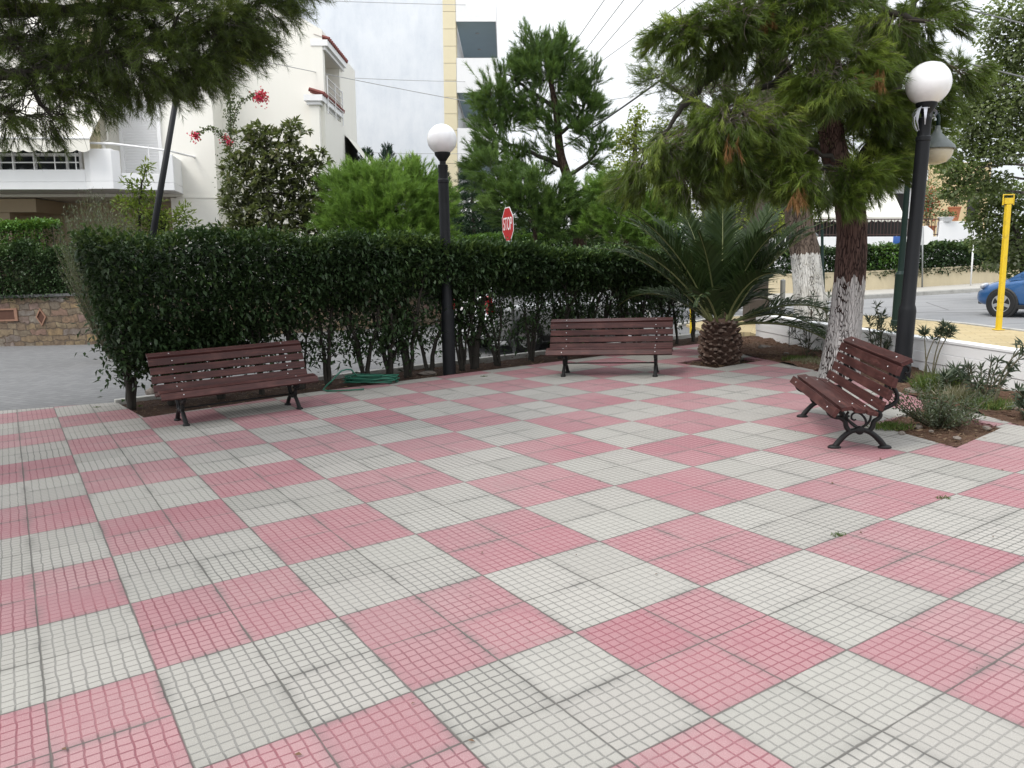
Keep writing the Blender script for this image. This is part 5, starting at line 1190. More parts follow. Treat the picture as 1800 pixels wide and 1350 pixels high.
# ------------------------------------------------------------------ palm
pc = grid(-5.97, 8.9); proot = thing('palm_tree', 'short palm with arching dark fronds in a square planting hole', 'palm tree', pc)
m = MB(); HT = 0.62
prof = [(0.22, -0.05), (0.26, 0.05), (0.272, 0.15), (0.258, 0.3), (0.225, 0.45), (0.185, 0.58), (0.12, 0.66)]
m.mat(0).lathe(prof, 28)
rn = random.Random(5)
for row in range(12):
    zz = -0.02+row*0.054; R_ = np.interp(zz, [p[1] for p in prof], [p[0] for p in prof]); nn_ = 12
    for k in range(nn_):
        a = 2*PI*(k+0.5*(row % 2))/nn_+rn.uniform(-.08, .08); el = rn.uniform(0.35, 0.95); ln_ = rn.uniform(0.08, 0.125)
        dr = Vector((math.cos(a)*math.cos(el), math.sin(a)*math.cos(el), math.sin(el))); b0 = Vector((math.cos(a)*(R_-0.02), math.sin(a)*(R_-0.02), zz)); tn = Vector((-math.sin(a), math.cos(a), 0)); up = dr.cross(tn).normalized()
        wd = rn.uniform(0.05, 0.07); th = rn.uniform(0.012, 0.024); P_ = []
        for u, sc in ((0, 1.15), (0.6, 0.85), (1.0, rn.uniform(0.2, 0.5))):
            c = b0+dr*ln_*u; P_ += [c-tn*wd*sc-up*th, c+tn*wd*sc-up*th, c+tn*wd*sc*0.8+up*th, c-tn*wd*sc*0.8+up*th]
        m.mat(0).add(P_, [(0, 1, 5, 4), (1, 2, 6, 5), (2, 3, 7, 6), (3, 0, 4, 7), (4, 5, 9, 8), (5, 6, 10, 9), (6, 7, 11, 10), (7, 4, 8, 11)])
        m.mat(1).add([P_[8], P_[9], P_[10], P_[11]], [(0, 1, 2, 3)])
m.build('trunk', [M['boot'], M['boottip']], proot)
def frond(az, el, ln_, curl, tw=0.0, nl=62):
    m = MB(); pts = []; p = Vector((0.10*math.cos(az), 0.10*math.sin(az), HT-0.06)); e = el; K = 22
    for k in range(K+1):
        pts.append(p.copy()); dr = Vector((math.cos(az+tw*k/K)*math.cos(e), math.sin(az+tw*k/K)*math.cos(e), math.sin(e))); p = p+dr*ln_/K; e -= curl/K*(0.35+1.5*k/K)
    m.tube(pts, [0.024*(1-k/K)+0.004 for k in range(K+1)], 6, flat=0.7)
    arr = np.array([tuple(q) for q in pts]); t = np.sort(0.13+0.87*RNG.random(nl)); t = np.linspace(0.12, 1.0, nl)
    ix = t*K; i0 = np.minimum(ix.astype(int), K-1); fr = (ix-i0)[:, None]; c = arr[i0]*(1-fr)+arr[i0+1]*fr; tg = nrm(arr[i0+1]-arr[i0])
    side = nrm(np.cross(tg, np.array([0, 0, 1.0])+1e-6)); upv = np.cross(side, tg)
    out = []; tin = []
    for sg in (-1, 1):
        L = 0.44*np.sin(np.clip(0.18+t*0.98, 0, 1.0)*PI)**0.55*(0.85+0.25*RNG.random(nl))+0.05; L = L*np.where(t < 0.25, 0.35+2.4*(t-0.12), 1)
        jit = RNG.normal(size=nl)*0.13
        d = nrm(tg*(0.75+0.35*t)[:, None]+side*sg*0.8+upv*(0.38+jit)[:, None]+0.05*rdir(nl)); d2 = nrm(d+np.array([0, 0, -0.45])+tg*0.1); s = nrm(np.cross(d, upv+0.3*rdir(nl)))*0.0150
        Lh = (L*0.55)[:, None]; md = c+d*Lh; tp = md+d2*(L*0.45)[:, None]
        out.append(np.stack([c-s*.6, c+s*.6, md+s, md-s], 1).reshape(-1, 3)); out.append(np.stack([md-s, md+s, tp+s*.08, tp-s*.08], 1).reshape(-1, 3)); tt = 0.2+0.35*RNG.random(nl); tin += [tt, tt]
    f = np_mesh('frond', np.concatenate(out), 4, M['palm'], proot, np.concatenate(tin))
    m.build('midrib', M['rachis'], f, smooth=True)
    return f
# azimuth measured from +x anticlockwise (towards the camera is -90)
specs = [(20, 12, 2.3, 1.25), (5, 22, 2.2, 1.3), (-20, 30, 1.7, 1.5), (35, 38, 2.2, 1.0), (60, 56, 2.5, .75), (15, 56, 2.3, .8), (85, 68, 2.5, .5), (-40, 55, 1.7, 1.0), (170, 30, 2.1, 1.5), (185, 42, 2.0, 1.3), (150, 52, 2.5, .8), (160, 64, 2.4, .65), (125, 60, 2.5, .7), (110, 74, 2.4, .4), (205, 30, 1.7, 1.6), (215, 55, 1.7, 1.2), (190, 68, 2.3, .6), (240, 48, 1.5, 1.5), (260, 68, 1.5, 1.4), (275, 45, 1.2, 1.9), (295, 60, 1.5, 1.3), (320, 42, 1.6, 1.4), (345, 64, 2.1, .8), (20, 72, 2.4, .5), (50, 28, 2.2, 1.2), (75, 35, 2.2, 1.1), (100, 38, 2.2, 1.1), (130, 32, 2.2, 1.2), (145, 18, 2.0, 1.3), (165, 12, 1.7, 1.3), (-5, 6, 1.9, 1.0), (230, 78, 1.6, .7), (70, 80, 2.3, .3), (330, 76, 1.8, .5), (255, 20, 0.9, 1.2)]
for a_, e_, l_, c_ in [s_ for k_, s_ in enumerate(specs) if k_ not in (2, 7, 8, 9, 14, 15, 18, 19, 21, 34, 28, 29)]+[(0, 66, 2.3, .7), (40, 64, 2.4, .7), (180, 56, 2.3, .9), (140, 68, 2.4, .6), (100, 60, 2.4, .7), (300, 74, 1.9, .8)]: frond(rad(a_+rn.uniform(-5, 5)), rad(e_+rn.uniform(-3, 3)), l_*rn.uniform(.94, 1.04), c_, rn.uniform(-.2, .2), int(46+34*l_/2))
#@@PART4
# ------------------------------------------------------------------ buildings (upright, the plaza itself slopes)
class House:
    def __init__(s, name, label, px, Y, cat='house'):
        p = at(px, 430, Y); s.O = np.array([p[0], Y, 0.0]); s.root = thing(name, label, cat, s.O, lean=LEAN)
        s.Ri = np.array(Euler((0, LEAN, 0)).to_matrix()).T
    def L(s, px, py, yl=0.0):
        X = at(px, py, s.O[1]+yl); q = s.Ri @ (X-s.O); return q[0], q[2]
    def x(s, px, yl=0.0, py=300): return s.L(px, py, yl)[0]
    def z(s, py, yl=0.0, px=None): return s.L(px if px is not None else 400, py, yl)[1]
    def put(s, mb, name, mat, parent=None, **kw): return mb.build(name, mat, parent or s.root, **kw)

# --- white house on the left
H = House('white_house', 'cream and white two-storey house with balcony, awnings and red tiled eaves on the left', 566, 24.1)
xa = H.x(-420, -.75); xr = H.x(377, -.75, 250); xb = H.x(568, 0, 120); zt_ = H.z(-60, 0, 300); z1 = H.z(346, -.75, 250)
m = MB().bx(xa, xr, -.75, 5, z1, zt_+1.5)                      # left block, upper floors
m.bx(H.x(303, -.75, 390), xr, -.75, 4, -1, z1-0.03)               # its ground floor pier
H.put(m, 'wall', M['cream'])
m = MB(); zg0 = H.z(52, 0, 566); zg1 = H.z(-60, 0, 395); x0 = xr; 
m.add([(x0, 0, -1), (xb, 0, -1), (xb, 0, zg0), (x0, 0, zg1), (x0, 5, -1), (xb, 5, -1), (xb, 5, zg0), (x0, 5, zg1)], [(0, 1, 2, 3), (5, 4, 7, 6), (0, 4, 5, 1), (3, 2, 6, 7), (4, 0, 3, 7)])
# side wall with the loggia opening
zl0 = H.z(205, 1.2, 575); zl1 = zg0-0.55
def sidewall(y0, y1, za, zb): m.add([(xb, y0, za), (xb, y1, za), (xb, y1, zb), (xb, y0, zb)], [(0, 1, 2, 3)])
sidewall(0, 5, -1, zl0); sidewall(0, 0.25, zl0, zl1); sidewall(2.3, 5, zl0, zl1); sidewall(0, 5, zl1, zg0)
m.add([(xb-1.2, .25, zl0), (xb-1.2, 2.3, zl0), (xb-1.2, 2.3, zl1), (xb-1.2, .25, zl1), (xb, .25, zl0), (xb, 2.3, zl0), (xb, 2.3, zl1), (xb, .25, zl1)], [(0, 1, 2, 3), (1, 5, 6, 2), (4, 0, 3, 7), (0, 4, 5, 1), (3, 2, 6, 7)])
H.put(m, 'gable_wall', M['cream'])
# bay under a small tiled roof
yb0 = -0.25; bx0 = H.x(546, yb0, 250); bx1 = H.x(563, yb0, 250); zb_ = H.z(178, yb0, 555)
m = MB().bx(bx0, bx1, yb0, 2.5, -1, zb_)
H.put(m, 'bay', M['cream'])
m = MB()
for yy in (0.55, 1.5): m.bx(bx1-0.02, bx1+0.006, yy, yy+0.28, H.z(330, yb0, 563), H.z(205, yb0, 563))
H.put(m, 'window', M['glass'])
def eave(xe, y0, y1, z, name):
    m = MB().bx(bx0-.12 if name == 'bay_eave' else xe-0.5, xe, y0, y1, z, z+0.17).bx(bx0-.06 if name == 'bay_eave' else xe-.5, xe-0.08, y0+.06, y1, z-0.1, z-0.002)
    e = H.put(m, name, M['white'])
    t_ = MB()
    k = int((y1-y0)/0.2)
    for q in range(k+1):
        y = y0+0.08+q*0.2; t_.tube([(xe-.40, y, z+0.33), (xe+0.05, y, z+0.20)], 0.06, 8)
    t_.add([(xe-.40, y0, z+.33), (xe+.02, y0, z+.19), (xe+.02, y1, z+.19), (xe-.40, y1, z+.33)], [(0, 1, 2, 3)])
    t_.build('roof_tiles', M['rooftile'], e, smooth=False)
eave(bx1+0.14, yb0-0.12, 2.6, zb_, 'bay_eave')
eave(xb+0.16, -0.02, 2.7, zl1+0.1, 'upper_eave')
m = MB()
for k in range(5): m.tube([(xb+0.06, .2, zl0+0.15+k*0.2), (xb+0.06, 2.35, zl0+0.15+k*0.2)], 0.016, 6)
for y in (.2, 1.25, 2.35): m.tube([(xb+0.06, y, zl0-.1), (xb+0.06, y, zl0+1.0)], 0.02, 6)
H.put(m, 'railing', M['shutter'])
# side awning with a dark opening under it
m = MB(); za1 = H.z(238, 3, 585); za0 = H.z(296, 3, 600)
m.add([(xb+.03, 2.75, za1), (xb+.03, 4.9, za1), (xb+0.85, 4.9, za0), (xb+0.85, 2.75, za0), (xb+.85, 2.75, za0-.22), (xb+.85, 4.9, za0-.22)], [(0, 1, 2, 3), (3, 2, 5, 4)])
H.put(m, 'side_awning', M['awning'])
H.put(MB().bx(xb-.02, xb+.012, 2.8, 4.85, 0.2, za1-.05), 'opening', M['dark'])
# ground floor recess under the balcony
yr = 1.2
H.put(MB().bx(xa, H.x(306, -.75, 390), yr, yr+.2, -1, z1-0.02).bx(H.x(-20, -.3, 390), H.x(22, -.3, 390), -.4, 0.1, -1, z1-.02).bx(xa, H.x(45, -1, 360), -.5, yr-.01, z1-.42, z1-.03), 'ground_floor_wall', M['beigeroom'])
H.put(MB().bx(H.x(262, yr, 390), H.x(296, yr, 390), yr-.03, yr, 0.2, H.z(372, yr, 280)), 'door', M['dark'])
# balcony
yf = -2.3; zb0 = H.z(333, yf, 100); zb1 = H.z(298, yf, 60)
m = MB()
X = lambda px: H.x(px, yf, 310)
slab = [(xa, -.74), (xa, yf), (X(150), yf), (X(165), yf-.15), (X(203), yf-.15), (X(212), yf+.05), (X(296), yf+.35), (H.x(322, -.74, 335), -.74)]
m.prism(slab[::-1] if False else slab, zb0, zb0+.2)
zhi = H.z(264, yf, 180); zlo = H.z(304, yf, 240); zend = H.z(268, yf, 290)
def para(a, b, z_): 
    a = Vector((a[0], a[1], 0)); b = Vector((b[0], b[1], 0)); t_ = (b-a).normalized(); n_ = Vector((-t_.y, t_.x, 0))*0.14
    m.prism([(a.x, a.y), (b.x, b.y), (b.x+n_.x, b.y+n_.y), (a.x+n_.x, a.y+n_.y)], zb0+.202, z_)
para(slab[1], slab[2], zb1); para(slab[2], slab[3], zhi); para(slab[3], slab[4], zhi+.02); para(slab[4], slab[5], zhi-.01)
e1 = (X(281), yf+.29); para(slab[5], e1, zlo); para(e1, slab[6], zend); para(slab[6], slab[7], zend-.02)
H.put(m, 'balcony', M['white'], bevel=0.01)
m = MB()
for py in (270, 285): m.tube([(xa, yf+.07, H.z(py, yf, 60)), (X(138), yf+.07, H.z(py, yf, 60))], 0.018, 6)
for px_ in range(-200, 140, 37): m.tube([(X(px_), yf+.07, zb1-.05), (X(px_), yf+.07, H.z(268, yf, 60))], 0.016, 6)
zr = H.z(255, yf, 190)
m.tube([(X(140), yf+.1, zr+.06), (X(165), yf-.05, zr+.05), (X(203), yf-.05, zr+.03), (X(290), yf+.35, zr-.1), (X(306), -.7, zr-.12)], 0.03, 8)
for px_ in (186, 262): m.tube([(X(px_), yf+.08, zlo-.05), (X(px_), yf+.08, zr)], 0.014, 6)
H.put(m, 'balcony_railing', M['shutter'])
# balcony doors behind, awning above
dz0 = zb0+.22; dz1 = H.z(205, -.75, 60)
H.put(MB().bx(xa, H.x(142, -.75, 280), -.78, -.755, dz0, dz1), 'balcony_door', M['glass'])
m = MB()
for px_ in (-120, -60, 0, 24, 62, 118, 142): m.bx(H.x(px_, -.8, 280)-.035, H.x(px_, -.8, 280)+.035, -.83, -.785, dz0, dz1)
m.bx(xa, H.x(142, -.8, 280), -.825, -.787, dz0+.85, dz0+.9)
H.put(m, 'door_frame', M['shutter'])
ya = -2.75; zt2 = H.z(120, -.76, 100); zb2 = H.z(243, ya, 80); xe = H.x(157, ya, 240)
m = MB().add([(xa, -.76, zt2), (xe+.12, -.76, zt2), (xe, ya, zb2), (xa, ya, zb2), (xa, -.77, zt2-.02), (xe+.12, -.77, zt2-.02), (xe, ya+.01, zb2-.02), (xa, ya+.01, zb2-.02)], [(0, 3, 2, 1), (4, 5, 6, 7)])
nsc = 60; w_ = (xe-xa)/nsc; va = []
for q in range(nsc*8+1):
    u = q/8; xx = xa+u*w_; va += [(xx, ya-.005, zb2), (xx, ya-.02, zb2-.30-0.06*abs(math.sin(PI*u/2)))]
m.add(va, [(2*q, 2*q+1, 2*q+3, 2*q+2) for q in range(nsc*8)])
H.put(m, 'awning', M['awning'])
m = MB().tube([(xa, ya, zb2), (xe, ya, zb2)], 0.03, 8); H.put(m, 'awning_bar', M['shutter'])
# recess corner, drainpipe, shutter
sx0, sx1 = H.x(218, -.75, 250), H.x(279, -.75, 250); sz0, sz1 = H.z(306, -.75, 250), H.z(182, -.75, 250)
H.put(MB().bx(sx0-.10, sx0, -.82, -.755, sz0, sz1+.1).bx(sx1, sx1+.1, -.82, -.755, sz0, sz1+.1).bx(sx0, sx1, -.82, -.755, sz1, sz1+.1), 'window_frame', M['shutter'])
m = MB(); nsl = 26
for q in range(nsl):
    zc = sz0+(q+.5)*(sz1-sz0)/nsl; m.box(((sx0+sx1)/2, -.79, zc), (sx1-sx0-.01, .022, (sz1-sz0)/nsl*.95), Matrix.Rotation(rad(24), 3, 'X'))
H.put(m, 'shutter', M['shutter'])
m = MB(); xd = H.x(189, -.75, 220); m.tube([(xd, -.82, zt_), (xd, -.82, H.z(246, -.8, 190)), (xd-.08, -.95, H.z(252, -.8, 190)), (xd-.08, -.95, zb0+.2)], 0.035, 8)
H.put(m, 'drainpipe', M['cream'], smooth=True)
H.put(MB().bx(H.x(158, -.75, 230), H.x(176, -.75, 230), -.95, -.755, dz0, zt_), 'pilaster', M['quoin'])
H.put(MB().bx(H.x(310, -.75, 343), xr+.004, -.765, -.755, z1-.04, z1-.005), 'string_course', M['cream'])

# --- pale blue apartment building
H = House('apartment_building', 'tall pale blue weathered side wall with a cream corner strip and white balconies', 790, 34.0, 'building')
x0 = H.x(380, 0); x1 = H.x(781, 0, 200); x2 = H.x(803, 0, 200); zt_ = H.z(-160, 0, 700)
H.put(MB().bx(x0, x1, 0, 14, -1, zt_), 'wall', M['blue'])
m = MB(); k = 0; zz = -0.9
while zz < zt_: m.bx(x1, x2, -.04, 0.9, zz, zz+.655); zz += .675
H.put(m, 'corner_cladding', M['quoin'])
H.put(MB().bx(x1, x2-.05, .0, 14, -1, zt_), 'core', M['white'])
step = H.z(38, 0, 800)-H.z(163, 0, 800)
bx1 = H.x(872, 0, 38)
for k in range(-1, 5):
    zs_ = H.z(163, 0, 800)-(k-0)*step
    if zs_ < 0: continue
    m = MB().bx(x2+.005, bx1, -.02, 5.8, zs_, zs_+.2).bx(x2+.005, bx1, -.02, .13, zs_+.202, zs_+1.38).bx(bx1-.14, bx1, .132, 5.8, zs_+.202, zs_+1.38)
    o = H.put(m, 'balcony', M['white'])
    MB().bx(x2+.03, bx1-.03, .01, 5.7, zs_-.012, zs_-.003).build('soffit', M['bluegrey'], o)
    m = MB()
    for yy in (1.6, 4.2): m.lathe([(0.09, zs_-.03), (0.09, zs_-.014)], 10, ((x2+bx1)/2, yy, 0))
    m.build('downlight', M['galv'], o)
# closed white rooms behind the balconies
H.put(MB().bx(x2-.06, H.x(868, 6, 200), 5.9, 14, -1, H.z(20, 0, 800)), 'rear_wall', M['white'])

# --- house with terrace on the right
H = House('terrace_house', 'white house with a terrace, brown railing and long cream awning behind the pines', 1500, 37.0)
xl = H.x(1250, 0); xm = H.x(1652, 0, 400); xq = H.x(1727, 0, 400); zp = H.z(416, 0, 1550); zq = H.z(389, 0, 1690)
H.put(MB().bx(xl, xm, 0, .25, -1, zp).bx(xm, xq, -.02, .25, -1, zq).bx(xl, xq, .26, 3.4, zp-1.0, zp-.75).bx(xl+.05, xq-.05, .26, 3.3, -1, zp-1.01), 'terrace_wall', M['white'], bevel=.01)
m = MB(); n_ = int((xm-xl)/.16)
for q in range(n_+1): m.bx(xl+q*.16-.012, xl+q*.16+.012, .11, .135, zp, H.z(386, 0, 1550))
m.bx(xl, xm, .10, .145, H.z(386, 0, 1550), H.z(386, 0, 1550)+.05).bx(xl, xm, .10, .145, zp+.08, zp+.12)
H.put(m, 'railing', M['ironrail'])
H.put(MB().bx(xl, H.x(1615, 3.5, 350), 3.5, 9, -1, H.z(262, 3.5, 1500)), 'wall', M['white'])
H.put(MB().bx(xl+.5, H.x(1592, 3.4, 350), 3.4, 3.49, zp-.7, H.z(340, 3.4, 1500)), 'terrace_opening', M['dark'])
H.put(MB().bx(H.x(1616, 3.4, 350), H.x(1740, 3.4, 350), 3.5, 9, -1, H.z(285, 3.4, 1650)), 'ochre_wall', M['orangewall'])
H.put(MB().bx(xl-.2, H.x(1625, 3, 320), 2.7, 3.5, H.z(318, 3, 1600), H.z(300, 3, 1600)), 'roof_slab', M['white'])
H.put(MB().bx(H.x(1702, 3.4, 360), H.x(1722, 3.4, 360), 3.43, 3.49, zp-.7, H.z(345, 3.4, 1710)), 'door', M['dark'])
ax0 = H.x(1418, .4, 380); ax1 = H.x(1588, .4, 380); at0 = H.z(322, 3.3, 1520); ab0 = H.z(381, .3, 1520)
m = MB().add([(ax0, 3.35, at0+.25), (ax1+.5, 3.35, at0+.25), (ax1, .3, ab0), (ax0, .3, ab0)], [(0, 3, 2, 1)])
nsc = 30; w_ = (ax1-ax0)/nsc; va = []
for q in range(nsc*6+1):
    u = q/6; xx = ax0+u*w_; va += [(xx, .295, ab0), (xx, .285, ab0-.16-0.09*abs(math.sin(PI*u/2)))]
m.add(va, [(2*q, 2*q+1, 2*q+3, 2*q+2) for q in range(nsc*6)])
H.put(m, 'awning', M['awning'])
def potplant(label, X, r, h, mat, leaf, flower=None, hp=0.9, n=500):
    t = thing('potted_plant', label, 'potted plant', X, lean=LEAN)
    MB().lathe([(r*.7, 0), (r, h*.9), (r*1.08, h*.9), (r*1.08, h), (r*.9, h), (r*.85, h*.9)], 16).build('pot', mat, t, auto=40)
    p = ball(n, .5)*np.array([r*1.6, r*1.6, hp/2])+np.array([0, 0, h+hp/2]); np_mesh('foliage', leaf_quads(p, rdir(n), .14, .07), 4, leaf, t, RNG.random(n))
    k = 12; np_mesh('stems', sticks(np.tile([[0, 0, h*.9]], (k, 1)).astype(float), ball(k, .4)*np.array([r, r, hp/2])+np.array([0, 0, h+hp/2]), .012, .005), 4, M['stem'], t)
    if flower: q = p[RNG.integers(0, n, n//4)]+RNG.normal(size=(n//4, 3))*.06; np_mesh('flowers', leaf_quads(q, rdir(len(q)), .10, .08), 4, flower, t, RNG.random(len(q)))
def wpt(px, py, yl):
    X = at(px, py, 37.0+yl); return X
potplant('large terracotta pot with a trailing plant on the terrace', wpt(1676, 388, 1.0)+np.array([0, 0, 0]), .28, .65, M['terracotta'], M['ivy'], None, .5, 160)
potplant('white planter with low plants on the terrace parapet corner', wpt(1662, 390, .12), .34, .22, M['white'], M['ivy'], None, .3, 100)
potplant('tall red-flowering climber in a pot beside the terrace railing', wpt(1628, 412, 1.4), .4, .4, M['terracotta'], M['poplar'], M['redflower'], 2.3, 900)

# --- beige garden wall on the far side of the road
m = MB(); w_ = .25; P_ = bw
for i in range(len(P_)-1):
    a = Vector((*P_[i], 0)); b = Vector((*P_[i+1], 0)); t_ = (b-a).normalized(); n_ = Vector((-t_.y, t_.x, 0))*w_
    m.prism([(a.x, a.y), (b.x, b.y), (b.x+n_.x, b.y+n_.y), (a.x+n_.x, a.y+n_.y)], -.1, .72); n2 = n_*1.16; a2 = a-n_*.08; b2_ = b-n_*.08
    m.prism([(a2.x, a2.y), (b2_.x, b2_.y), (b2_.x+n2.x, b2_.y+n2.y), (a2.x+n2.x, a2.y+n2.y)], .722, .77)
tag(m.build('beige_wall', M['beigewall']), 'low beige plastered garden wall along the far pavement', 'wall')
# --- stone wall
sw = [(-34, 23.2), (-24, 21.6), (-16, 20.5), (-10.6, 19.6), (-3, 21.5), (4, 24.6)]
root = thing('stone_wall', 'rubble stone garden wall with a slate coping across the side road', 'wall', (-12, 19.9, 0))
m = MB(); mc = MB()
for i in range(len(sw)-1):
    a = Vector((sw[i][0]+12, sw[i][1]-19.9, 0)); b = Vector((sw[i+1][0]+12, sw[i+1][1]-19.9, 0)); t_ = (b-a).normalized(); n_ = Vector((-t_.y, t_.x, 0))*.4
    m.prism([(a.x, a.y), (b.x, b.y), (b.x+n_.x, b.y+n_.y), (a.x+n_.x, a.y+n_.y)], -.2, 1.18); a2 = a-n_*.12; b2_ = b-n_*.12; n2 = n_*1.24
    mc.prism([(a2.x, a2.y), (b2_.x, b2_.y), (b2_.x+n2.x, b2_.y+n2.y), (a2.x+n2.x, a2.y+n2.y)], 1.182, 1.25)
m.build('wall', M['stone'], root); mc.build('coping', M['cap'], root)
def niche(px, py, dia):
    X = V(at(px, py, 19.86))-Vector((-12, 19.9, 0)); a = Vector((sw[2][0], sw[2][1], 0)); b = Vector((sw[3][0], sw[3][1], 0)); t_ = (b-a).normalized(); n_ = Vector((-t_.y, t_.x, 0)); al = ((V(at(px, py, 19.86))-a).dot(t_)); c = a+t_*al-Vector((-12, 19.9, 0)); c.z = X.z
    m = MB(); sh = [(0, .17), (.11, 0), (0, -.17), (-.11, 0)] if dia else [(-.24, .12), (.24, .12), (.24, -.12), (-.24, -.12)]
    o_ = [c+t_*u*1.35+Vector((0, 0, v*1.35))-n_*.03 for u, v in sh]; i_ = [c+t_*u+Vector((0, 0, v))-n_*.03 for u, v in sh]; d_ = [p+n_*.022 for p in i_]
    m.mat(0).add(o_+i_+[p+n_*.035 for p in o_], [(k, (k+1) % 4, 4+(k+1) % 4, 4+k) for k in range(4)]+[(k, 8+k, 8+(k+1) % 4, (k+1) % 4) for k in range(4)])
    m.mat(1).add(i_+d_, [(k, (k+1) % 4, 4+(k+1) % 4, 4+k) for k in range(4)]+[(4, 5, 6, 7)])
    m.build('clay_niche', [M['terracotta2'], M['niche']], root)
M['terracotta2'] = plain('clay_frame', (0.27, 0.15, 0.10), .9, .25, 8); M['niche'] = plain('niche_back', (0.09, 0.04, 0.025), .9, .2, 8)
niche(75, 557, True); niche(5, 554, False)
sheet('garden_ground', [[(-60, 26), (-24, 21.95), (-16, 20.85), (-10.6, 19.98), (-3, 21.85), (4, 24.95), (10, 31), (10, 60), (-60, 60)]], 0.55, M['soil'])

# ------------------------------------------------------------------ utility pole and cables
Yu = 18.6; a = at(1331, 565, Yu); bq = at(1338, 300, Yu); d_ = V(bq)-V(a)
up_ = thing('utility_pole', 'thick dark utility pole behind the palm', 'utility pole', V(a)*1.0); up_.rotation_euler = Vector((0, 0, 1)).rotation_difference(d_.normalized()).to_euler()
MB().lathe([(.24, -.4), (.235, 1), (.21, 4), (.17, 7.6), (.16, 7.65)], 20).build('post', M['pole'], up_, smooth=True)
MB().bx(-.30, .18, -.32, .2, -.3, .55).build('base_box', M['pole'], up_, bevel=.02)
zz = (V(at(1340, 414, Yu))-V(a)).length
MB().box((.06, -.235, zz), (.26, .012, .2)).build('notice', M['concpole'], up_); 
def cable(label, pts, r=0.012, sag=0.0, mat='cable', group=None):
    a, b = np.array(pts[0]), np.array(pts[-1]); n = 14; P_ = [a+(b-a)*k/n-np.array([0, 0, sag*4*(k/n)*(1-k/n)]) for k in range(n+1)]
    tag(MB().tube(P_, r, 6).build('cable', M[mat], smooth=True), label, 'cable', group)
def ext(p0, p1, Y0, Y1, e0=0., e1=0.):
    a, b = at(*p0, Y0), at(*p1, Y1); d = b-a; return [a-d*e0, b+d*e1]
cable('thick dark cable rising from the mid pine to the big pine', ext((1050, 216), (1150, 146), 22, 18.5, .9, .6), .022, .05)
cable('thin cable sloping across the cream gable, the blue wall and the mid pine', ext((475, 106), (880, 185), 23.0, 30, .4, .5), .011, .1, 'cablelight')
cable('thin level cable across the blue wall below the sloping one', ext((598, 136), (800, 143), 29, 33.5, 0, .1), .011, .02, 'cablelight')
cable('thin level cable low across the blue wall above the cypresses', ext((600, 267), (802, 270), 29, 33.5, 0, .1), .011, .02, 'cablelight')
cable('thin cable across the top of the blue wall', ext((560, 0), (798, 8), 29, 33.5, .4, .1), .011, .02, 'cablelight')
for k, (p0, p1) in enumerate([((1060, 0), (985, 108)), ((1094, 0), (1008, 112)), ((1128, 0), (1032, 112)), ((1200, 0), (1075, 92))]):
    cable(['overhead wire leftmost of the four against the white sky', 'overhead wire second from the left against the white sky', 'overhead wire third from the left against the white sky', 'faint overhead wire nearest the big pine against the white sky'][k], ext(p0, p1, 20, 26, 1.0, 1.5), .012, .05, 'cablelight', 'overhead wires crossing the white sky')
cable('dark cable running out of the big pine at the top right', ext((1715, 20), (1800, 42), 20, 18, .8, 7), .018, 0)
cable('dark cable running out of the big pine just above the poplar middle', ext((1728, 118), (1800, 136), 19, 17, .8, 7), .018, 0)
cable('faint cable between the mid pine and the pine branches', ext((1045, 180), (1140, 165), 24, 20, .1, .5), .009, 0, 'cablelight')

